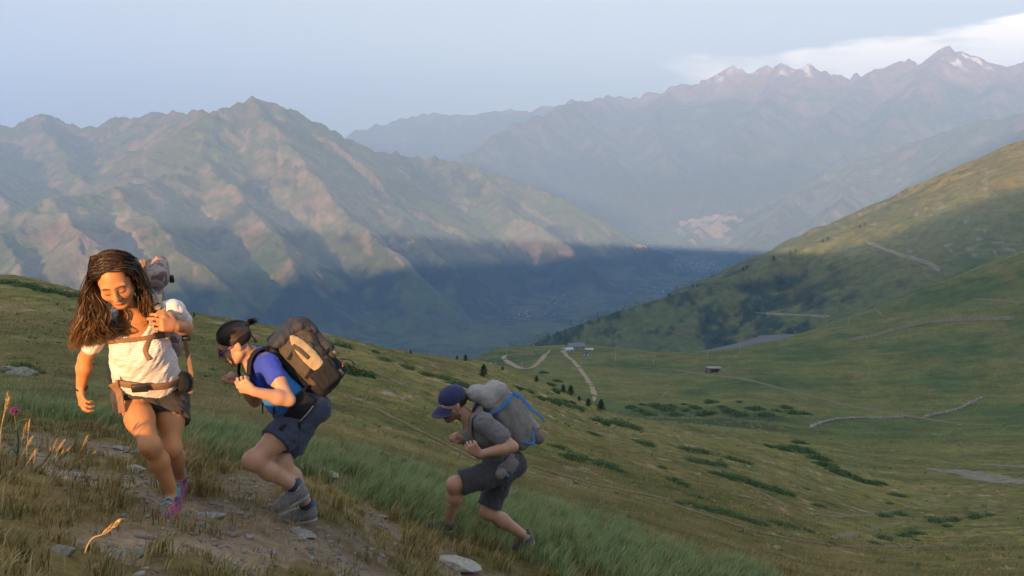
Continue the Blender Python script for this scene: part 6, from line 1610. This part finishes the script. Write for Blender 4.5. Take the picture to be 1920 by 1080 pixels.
    for g in (-1, 1): b.add(tube([T(g * .034 + .028 * math.cos(t), .100 - .006 * abs(math.cos(t) * g + .6), .006 + .020 * math.sin(t)) for t in np.linspace(0, 2 * math.pi, 13)], .0030, 2, 5))
    gl = tag(put("sunglasses", b, M_PUR, o, base), "purple framed sunglasses")
    ml = mat_plain("dark_lens", (.02, .025, .04), .08, .05, 10)
    for g in (-1, 1):
        s = Sdf(.005); s.ell(T(g * .034, .097, .006), (.030, .008, .021), H, .004); put("lens", s.mesh(), ml, gl, base)
    # --- her pack
    B = -Fd; pb = J["pel"] + U * .005 + B * .105
    Hp = np.array([S, B, U]); Tp = lambda a, b, d: pb + S * a * .95 + B * b * .98 + U * d * .70
    pk = empty("backpack", tuple(pb)); tag(pk, "large black and olive trekking backpack with tan panel, carried by the woman in blue", "backpack", "hikers' backpacks")
    M_OL = mat_plain("olive_brown_nylon", (.085, .068, .050), .75, .2, 25, .4, bscale=250)
    M_TAN = mat_plain("tan_nylon", (.40, .30, .185), .8, .15, 25, .4, bscale=250)
    M_BK = mat_plain("black_nylon", (.016, .016, .019), .75, .25, 30, .4, bscale=250)
    M_NV = mat_plain("dark_grey_nylon", (.030, .033, .045), .7, .3, 25, .5, bscale=150)
    def soft(name, s, mat, parent, amp=.008, f=16, seed=3):
        V, Q = s.mesh(); return put(name, (wrinkle(V, Q, amp, f, U, seed), Q), mat, parent, pb)
    s = Sdf(.008); s.box(Tp(0, .115, .30), (.155, .11, .25 * .74), Hp, .075, .03); s.box(Tp(0, .14, .46), (.14, .115, .10 * .74), Hp, .07, .04); mainc = soft("main_compartment", s, M_OL, pk, .010, 14)
    s = Sdf(.008); s.box(Tp(0, .10, .06), (.15, .105, .09 * .74), Hp, .06, .03); s.box(Tp(0, .20, .10), (.12, .05, .11 * .74), Hp, .045, .03); soft("bottom_compartment", s, M_BK, pk, .010, 16)
    s = Sdf(.008); s.box(Tp(0, .135, .575), (.14, .125, .055 * .74), Hp, .05, .03); s.box(Tp(0, .235, .50), (.12, .05, .09 * .74), Hp, .045, .04); lid = soft("top_lid", s, M_NV, pk, .013, 22)
    s = Sdf(.008); s.box(Tp(0, .235, .33), (.11, .045, .17 * .74), Hp, .04, .03); soft("front_pocket", s, M_NV, pk, .012, 20)
    for g in (1, -1):
        s = Sdf(.007); s.ell(Tp(g * .170, .125, .33), (.016, .046, .23 * .74), Hp, .02); soft("side_panel", s, M_TAN, pk, .004, 22)
    put("panel_strap", ribbon([Tp(.190, .09, .50), Tp(.192, .105, .42), Tp(.191, .11, .33)], .022, .005, S, 6), M_OL, pk, pb)
    s = Sdf(.007); s.box(Tp(.158, .12, .12), (.03, .075, .10 * .74), Hp, .028, .02); soft("side_pocket", s, M_BK, pk, .006, 22)
    s = Sdf(.008); s.box(Tp(0, -.005, .33), (.12, .022, .25 * .74), Hp, .02, .02); soft("back_panel", s, M_BK, pk, .003, 25)
    for zz, bb in ((.46, .20), (.24, .19)):
        b = Bag().add(ribbon([Tp(.155, .02, zz - .03), Tp(.166, .10, zz), Tp(.150, bb, zz + .02), Tp(.10, .285, zz)], .020, .004, S + B * .3, 6)); put("compression_strap", b, M_BK, pk, pb)
    put("zip", Bag().add(ribbon([Tp(.128, .235, .06), Tp(.10, .255, .075), Tp(.03, .262, .085)], .008, .004, B + S * .4, 6)), mat_plain("red_zip", (.45, .10, .05), .6), pk, pb)
    for k_, (a, b_, d_) in enumerate(((.165, .17, .395), (.160, .26, .20), (.158, .20, .045))):
        put("buckle", boxpiece(Tp(a, b_, d_), (.008, .014, .020), Hp), mat_plain("grey_plastic", (.05, .05, .055), .4, .1, 20), pk, pb, False)
    for pp in ([Tp(.10, .27, .05), Tp(.12, .285, -.03), Tp(.11, .29, -.09)], [Tp(.02, .27, .10), Tp(.05, .31, .03), Tp(.04, .31, -.02)]):
        put("cord", Bag().add(tube(pp, .0035, 5, 6)), M_BK, pk, pb)
    bv = bvh_of([shirt, o]); bvs = bvh_of([sho, shirt])
    # shoulder straps run over the shoulder and under the arm
    for g, sh in ((1, J["shL"]), (-1, J["shR"])):
        c0 = J["neck"] + (sh - J["neck"]) * .80
        pts = [Tp(g * .07, -.005, .56), c0 + U * .080 - Fd * .03, c0 + U * .076 + Fd * .035, c0 + Fd * .108 + U * .015 + S * g * .008, c0 + Fd * .138 - U * .07 + S * g * .012, c0 + Fd * .128 - U * .16 + S * g * .04, c0 + Fd * .04 - U * .24 + S * g * .09, Tp(g * .14, .0, .14)]
        st = put("shoulder_strap", ribbon(pts, [.05, .062, .066, .064, .055, .04, .025, .022], .016, ("c", c0 - U * .09), 7), M_BK, pk, pb)
        put("strap_tail", ribbon([c0 + Fd * .105 - U * .17 + S * g * .03, c0 + Fd * .118 - U * .21, c0 + Fd * .09 - U * .17 - V3(0, 0, .08), c0 + Fd * .085 - U * .16 - V3(0, 0, .15)], .020, .004, Fd, 6), M_BK, st, pb)
    put("load_lifter", ribbon([Tp(.06, .0, .60), J["neck"] + (J["shL"] - J["neck"]) * .7 + U * .085 + Fd * .02], .016, .004, U, 4), M_BK, pk, pb)
    s = Sdf(.007); cc = J["pel"] + U * .05
    for a0, a1 in ((0, 1),):
        ring = [cc + S * math.cos(t) * .184 + Fd * math.sin(t) * .146 + U * (.0 - .025 * math.sin(t)) for t in np.linspace(-.55, math.pi + .55, 15)]
        wd = np.interp(np.linspace(0, 1, 15), [0, .18, .32, .5, .68, .82, 1], [.10, .115, .09, .045, .09, .115, .10])
        put("hip_belt", ribbon(ring, wd, .022, ("c", cc), 4), M_BK, pk, pb)
    put("belt_piping", ribbon([cc + S * math.cos(t) * .200 + Fd * math.sin(t) * .160 + U * (-.045 - .02 * math.sin(t)) for t in np.linspace(-.3, .9, 7)], .007, .005, ("c", cc), 4), mat_plain("grey_piping", (.30, .30, .27), .7), pk, pb)
    f0 = cc + Fd * .155 - U * .03
    for pp in ([cc + S * .12 + Fd * .12 - U * .03, pt(530, 800, 4.74), pt(522, 815, 4.73), pt(510, 838, 4.71)], [f0, pt(520, 793, 4.84), pt(505, 812, 4.82), pt(492, 826, 4.80)], [cc + S * .17 - Fd * .03 - U * .04, pt(563, 790, 4.79), pt(560, 808, 4.78)]):
        put("belt_tail", ribbon(pp, .022, .004, V3(-.2, -1, .2), 6), M_BK, pk, pb)
    return o
# ---------------------------------------------------------------- 3: the man in the cap
def hiker_three():
    J = dict(pel=pt(944, 870, 6.34), neck=pt(886, 790, 6.30), shL=pt(908, 792, 6.14), shR=pt(892, 798, 6.50), hpL=pt(942, 884, 6.24), hpR=pt(940, 886, 6.44))
    toeL, toeR = V3(-.95, -.1, .10), V3(-.80, -.1, -.50)
    knL = pt(853, 908, 6.12); anL = foot_to_ground(pt(841, 992, 6.26), toeL)
    knR = pt(914, 960, 6.34); anR = pt(986, 1020, 6.50)
    g_ = drop_near(float(anR[0]), float(anR[1])); anR = V3(anR[0], anR[1], g_ + .13)
    elL, wrL = pt(962, 838, 6.08), pt(899, 851, 6.00)
    elR, wrR = pt(900, 852, 6.56), pt(870, 828, 6.42)
    J["B"] = frame((J["shL"] - J["shR"]) + (J["hpL"] - J["hpR"]), J["neck"] - J["pel"])
    S, Fd, U = J["B"]; base = V3(anL[0], anL[1], anL[2] - .095)
    HZ = 1.08; H = head_frame(V3(-.86, -.38, -.30), R(-2)); hc = pt(849, 758, 6.26)
    s = Sdf(.0072); add_torso(s, J, 0.0, False)
    s.cone(J["neck"] - U * .02, hc - H[2] * .05 - H[1] * .02, .060, .058, .03)
    add_head(s, hc, H, False, HZ)
    add_arm(s, J["shR"], elR, wrR, 0, 1.08); add_arm(s, J["shL"], elL, wrL, 0, 1.08)
    add_leg(s, J["hpR"], knR, anR, V3(-1, 0, .2), 1.03); add_leg(s, J["hpL"], knL, anL, V3(-1, 0, .1), 1.05)
    add_hand(s, wrL, pt(880, 835, 5.98) - wrL, V3(-.2, .9, .3), 1, 1.1, .05, 1.1, .6)
    add_hand(s, wrR, pt(855, 816, 6.40) - wrR, V3(.3, .3, -.9), 1, 1.15, .05, 1.1, .6)
    V, Q = s.mesh()
    c = ucol(V, (.50, .27, .18)); c *= (1 + .10 * fbm(V[:, 0] * 14, V[:, 2] * 14 + V[:, 1] * 9, 3, 5))[:, None]
    paint_head(V, c, hc, H, HZ, beard=(.13, .075, .05))
    o = put("person", (V, Q), skin_mat("sun_tanned_skin"), None, base, True, c)
    tag(o, "man in navy cap and grey T-shirt lunging uphill behind the two women", "person", "hikers climbing the path")
    s = Sdf(.0078); add_torso(s, J, .014, False)
    for sh, el in ((J["shR"], elR), (J["shL"], elL)): s.cone(sh, sh + (el - sh) * .58, .072, .070, .03)
    s.cut(J["pel"] + U * .0, -U); s.ell(J["neck"] + Fd * .03 + U * .0, (.078, .085, .05), J["B"], .008, sub=True)
    V, Q = s.mesh(); V = wrinkle(V, Q, .010, 14, U * .6 + S * .4, 24); V = wrinkle(V, Q, .004, 40, S, 28)
    shirt = tag(put("t_shirt", (V, Q), fabric("heather_grey_jersey", .9), o, base, True, ucol(V, (.175, .165, .17))), "heather grey T-shirt")
    s = Sdf(.0078); s.ell(J["pel"] + U * .01, (.166, .128, .105), J["B"], .05)
    for g in (-1, 1): s.ell(J["pel"] - Fd * .058 - U * .035 + S * g * .068, (.095, .097, .10), J["B"], .05)
    for hp, kn, f in ((J["hpL"], knL, .80), (J["hpR"], knR, .74)):
        s.cone(hp, hp + (kn - hp) * f * .5, .110, .098, .04); s.cone(hp + (kn - hp) * f * .5, hp + (kn - hp) * (f - .1), .098, .092, .03)
    V, Q = s.mesh(); V = wrinkle(V, Q, .010, 18, S, 36)
    tag(put("shorts", (V, Q), fabric("graphite_shorts"), o, base, True, ucol(V, (.060, .060, .066))), "knee-length graphite shorts")
    for hp, kn, f in ((J["hpL"], knL, .80), (J["hpR"], knR, .74)):
        d = nrm(kn - hp); a = hp + (kn - hp) * (f - .14)
        s = Sdf(.0075); s.cone(a, a + d * .10, .092, .096, .02, flat=(np.cross(d, S), 1.05)); s.cut(a + d * .085, d); s.cut(a - d * .05, -d)
        V, Q = s.mesh(); put("shorts_leg", (wrinkle(V, Q, .006, 22, d, 5), Q), MATS["graphite_shorts"], o, base, True, ucol(V, (.058, .058, .064)))
    mu_, ms = fabric("shoe_mesh", .8, .2, 60), mat_vcol("shoe_rubber", .8, .15, 30)
    cols = ((.10, .095, .12), (.14, .12, .14), (.06, .06, .07), (.2, .19, .2), (.26, .25, .25), (.35, .34, .34))
    shoe(o, base, anL, toeL, V3(.10, 0, 1), cols, mu_, ms, .29); shoe(o, base, anR, toeR, V3(-.45, 0, .85), cols, mu_, ms, .29)
    d = nrm(knR - anR); put("sock", Bag().add(tube([anR - d * .03, anR + d * .01, anR + d * .035], [.043, .041, .043], 4, 14)), mat_plain("grey_sock", (.25, .25, .28), .9), o, base)
    T = lambda a, b, d: hc + (H[0] * a + H[1] * b + H[2] * d) * HZ
    s = Sdf(.007); s.ell(T(0, -.030, .030), (.082, .092, .080), H, .02); s.ell(T(0, .10, -.02), (.10, .095, .13), H, .012, sub=True); s.ell(T(0, .0, -.09), (.13, .13, .075), H, .012, sub=True)
    V, Q = s.mesh(); put("hair", (wrinkle(V, Q, .006, 60, H[2], 3), Q), mat_vcol("dark_brown_hair", .36, .25, 60, .4, 260, .003, spec=.5), o, base, True, ucol(V, (.03, .018, .012)))
    # cap: crown and curved peak
    s = Sdf(.007); s.ell(T(0, -.010, .055), (.090, .112, .090), H, .02); s.cut(T(0, 0, .020), -H[2] + H[1] * .02)
    V, Q = s.mesh(); M_CAP = fabric("navy_cotton", .9)
    cap = tag(put("cap", (wrinkle(V, Q, .004, 25, H[2], 4), Q), M_CAP, o, base, True, ucol(V, (.040, .045, .115))), "navy blue baseball cap")
    th = np.linspace(-1.25, 1.25, 17); rows = []
    for r_, dz in ((0.0, .028), (.5, .024), (1.0, .012)):
        rows.append([T(math.sin(t) * (.086 + .002 * r_), math.cos(t) * (.080 + .080 * r_) + .010, dz - .022 * abs(math.sin(t)) ** 2 - .030 * r_) for t in th])
    top_ = np.array(rows); bot = top_ - H[2] * .006
    V = np.concatenate([top_.reshape(-1, 3), bot.reshape(-1, 3)]); n0 = 51; q1 = grid_faces(3, 17); q2 = q1[:, ::-1] + n0
    e = [[34 + i, 35 + i, 35 + i + n0, 34 + i + n0] for i in range(16)] + [[i * 17, (i + 1) * 17, (i + 1) * 17 + n0, i * 17 + n0] for i in range(2)] + [[i * 17 + 16, i * 17 + 16 + n0, (i + 1) * 17 + 16 + n0, (i + 1) * 17 + 16] for i in range(2)]
    put("peak", (V, np.concatenate([q1[:, ::-1], q2[:, ::-1], np.array(e)])), M_CAP, cap, base, True, ucol(V, (.040, .045, .12)))
    # --- pack
    B = -Fd; pb = J["pel"] + U * .05 + B * .12
    Hp = np.array([S, B, U]); Tp = lambda a, b, d: pb + S * a + B * b + U * d
    pk = empty("backpack", tuple(pb)); tag(pk, "pale grey backpack with bright blue straps on the man's back", "backpack", "hikers' backpacks")
    M_G = mat_plain("grey_nylon", (.235, .215, .20), .8, .15, 25, .5, bscale=180); M_PG = mat_plain("pale_grey_nylon", (.34, .32, .305), .75, .18, 25, .6, bscale=120)
    M_MG = mat_plain("mauve_grey_nylon", (.20, .17, .175), .8, .15, 25, .4, bscale=180); M_BL = mat_plain("bright_blue_webbing", (.05, .19, .46), .7, .1, 60, .3); M_DK = mat_plain("black_nylon", (.016, .016, .019), .75)
    def soft(name, s, mat, parent, amp=.008, f=16, seed=3):
        V, Q = s.mesh(); return put(name, (wrinkle(V, Q, amp, f, U, seed), Q), mat, parent, pb)
    s = Sdf(.009); s.box(Tp(0, .125, .24), (.15, .115, .20), Hp, .08, .03); s.box(Tp(0, .11, .06), (.14, .10, .10), Hp, .07, .04); soft("main_compartment", s, M_G, pk, .010, 14)
    s = Sdf(.009); s.box(Tp(0, .12, .455), (.135, .12, .07), Hp, .06, .03); s.ell(Tp(0, .03, .54), (.12, .08, .06), Hp, .05); lid = soft("top_lid", s, M_PG, pk, .006, 14)
    s = Sdf(.009); s.box(Tp(0, .235, .19), (.11, .035, .18), Hp, .03, .03); soft("front_pocket", s, M_PG, pk, .008, 18)
    s = Sdf(.009); s.box(Tp(.05, .21, .03), (.06, .045, .12), Hp, .04, .03); soft("hanging_pouch", s, M_MG, pk, .008, 18)
    bl1 = ribbon([Tp(.13, -.0, .385), Tp(.158, .08, .37), Tp(.152, .17, .38), Tp(.10, .25, .385)], [.02, .026, .036, .026], .005, S, 6); put("compression_strap", bl1, M_BL, pk, pb)
    put("strap_tail", ribbon([Tp(.11, .245, .39), Tp(.115, .275, .33), Tp(.115, .285, .22), Tp(.12, .31, .12), Tp(.12, .315, .05)], [.026, .030, .028, .024, .022], .005, S + B * .4, 6), M_BL, pk, pb)
    put("compression_strap", ribbon([Tp(.12, .03, .12), Tp(.155, .10, .02), Tp(.15, .15, -.01), Tp(.13, .20, .10)], .022, .004, S, 6), M_BL, pk, pb)
    for q in ((.07, -.005, .52), (.10, -.03, .46)): put("load_lifter", ribbon([Tp(*q), Tp(q[0], q[1] - .06, q[2] - .035)], .020, .004, U, 4), M_BL, pk, pb)
    for g, sh in ((1, J["shL"]), (-1, J["shR"])):
        c0 = J["neck"] + (sh - J["neck"]) * .66
        pts = [Tp(g * .06, -.005, .46), c0 + U * .075 - Fd * .03, c0 + U * .066 + Fd * .045, c0 + Fd * .118 - U * .03, c0 + Fd * .130 - U * .12, c0 + Fd * .105 - U * .20 + S * g * .04, c0 + Fd * .0 - U * .27 + S * g * .09, Tp(g * .13, .0, .10)]
        put("shoulder_strap", ribbon(pts, [.05, .060, .062, .058, .05, .04, .025, .022], .014, ("c", c0 - U * .09), 7), M_MG if g > 0 else M_G, pk, pb)
    cc = J["pel"] + U * .035
    ring = [cc + S * math.cos(t) * .188 + Fd * math.sin(t) * .150 + U * (-.02 * math.sin(t)) for t in np.linspace(-.5, math.pi + .5, 15)]
    put("hip_belt", ribbon(ring, np.interp(np.linspace(0, 1, 15), [0, .2, .34, .5, .66, .8, 1], [.10, .13, .08, .03, .08, .13, .10]), .022, ("c", cc), 4), M_MG, pk, pb)
    s = Sdf(.008); s.ell(cc + S * .180 + Fd * .08 - U * .005, (.045, .05, .045), Hp, .02); soft("hip_pocket", s, M_G, pk, .006, 22)
    put("belt_clip", boxpiece(cc + S * .205 + Fd * .055 - U * .03, (.010, .012, .028), Hp), M_BL, pk, pb, False)
    return o
H1 = hiker_one()
H2 = hiker_two()
H3 = hiker_three()
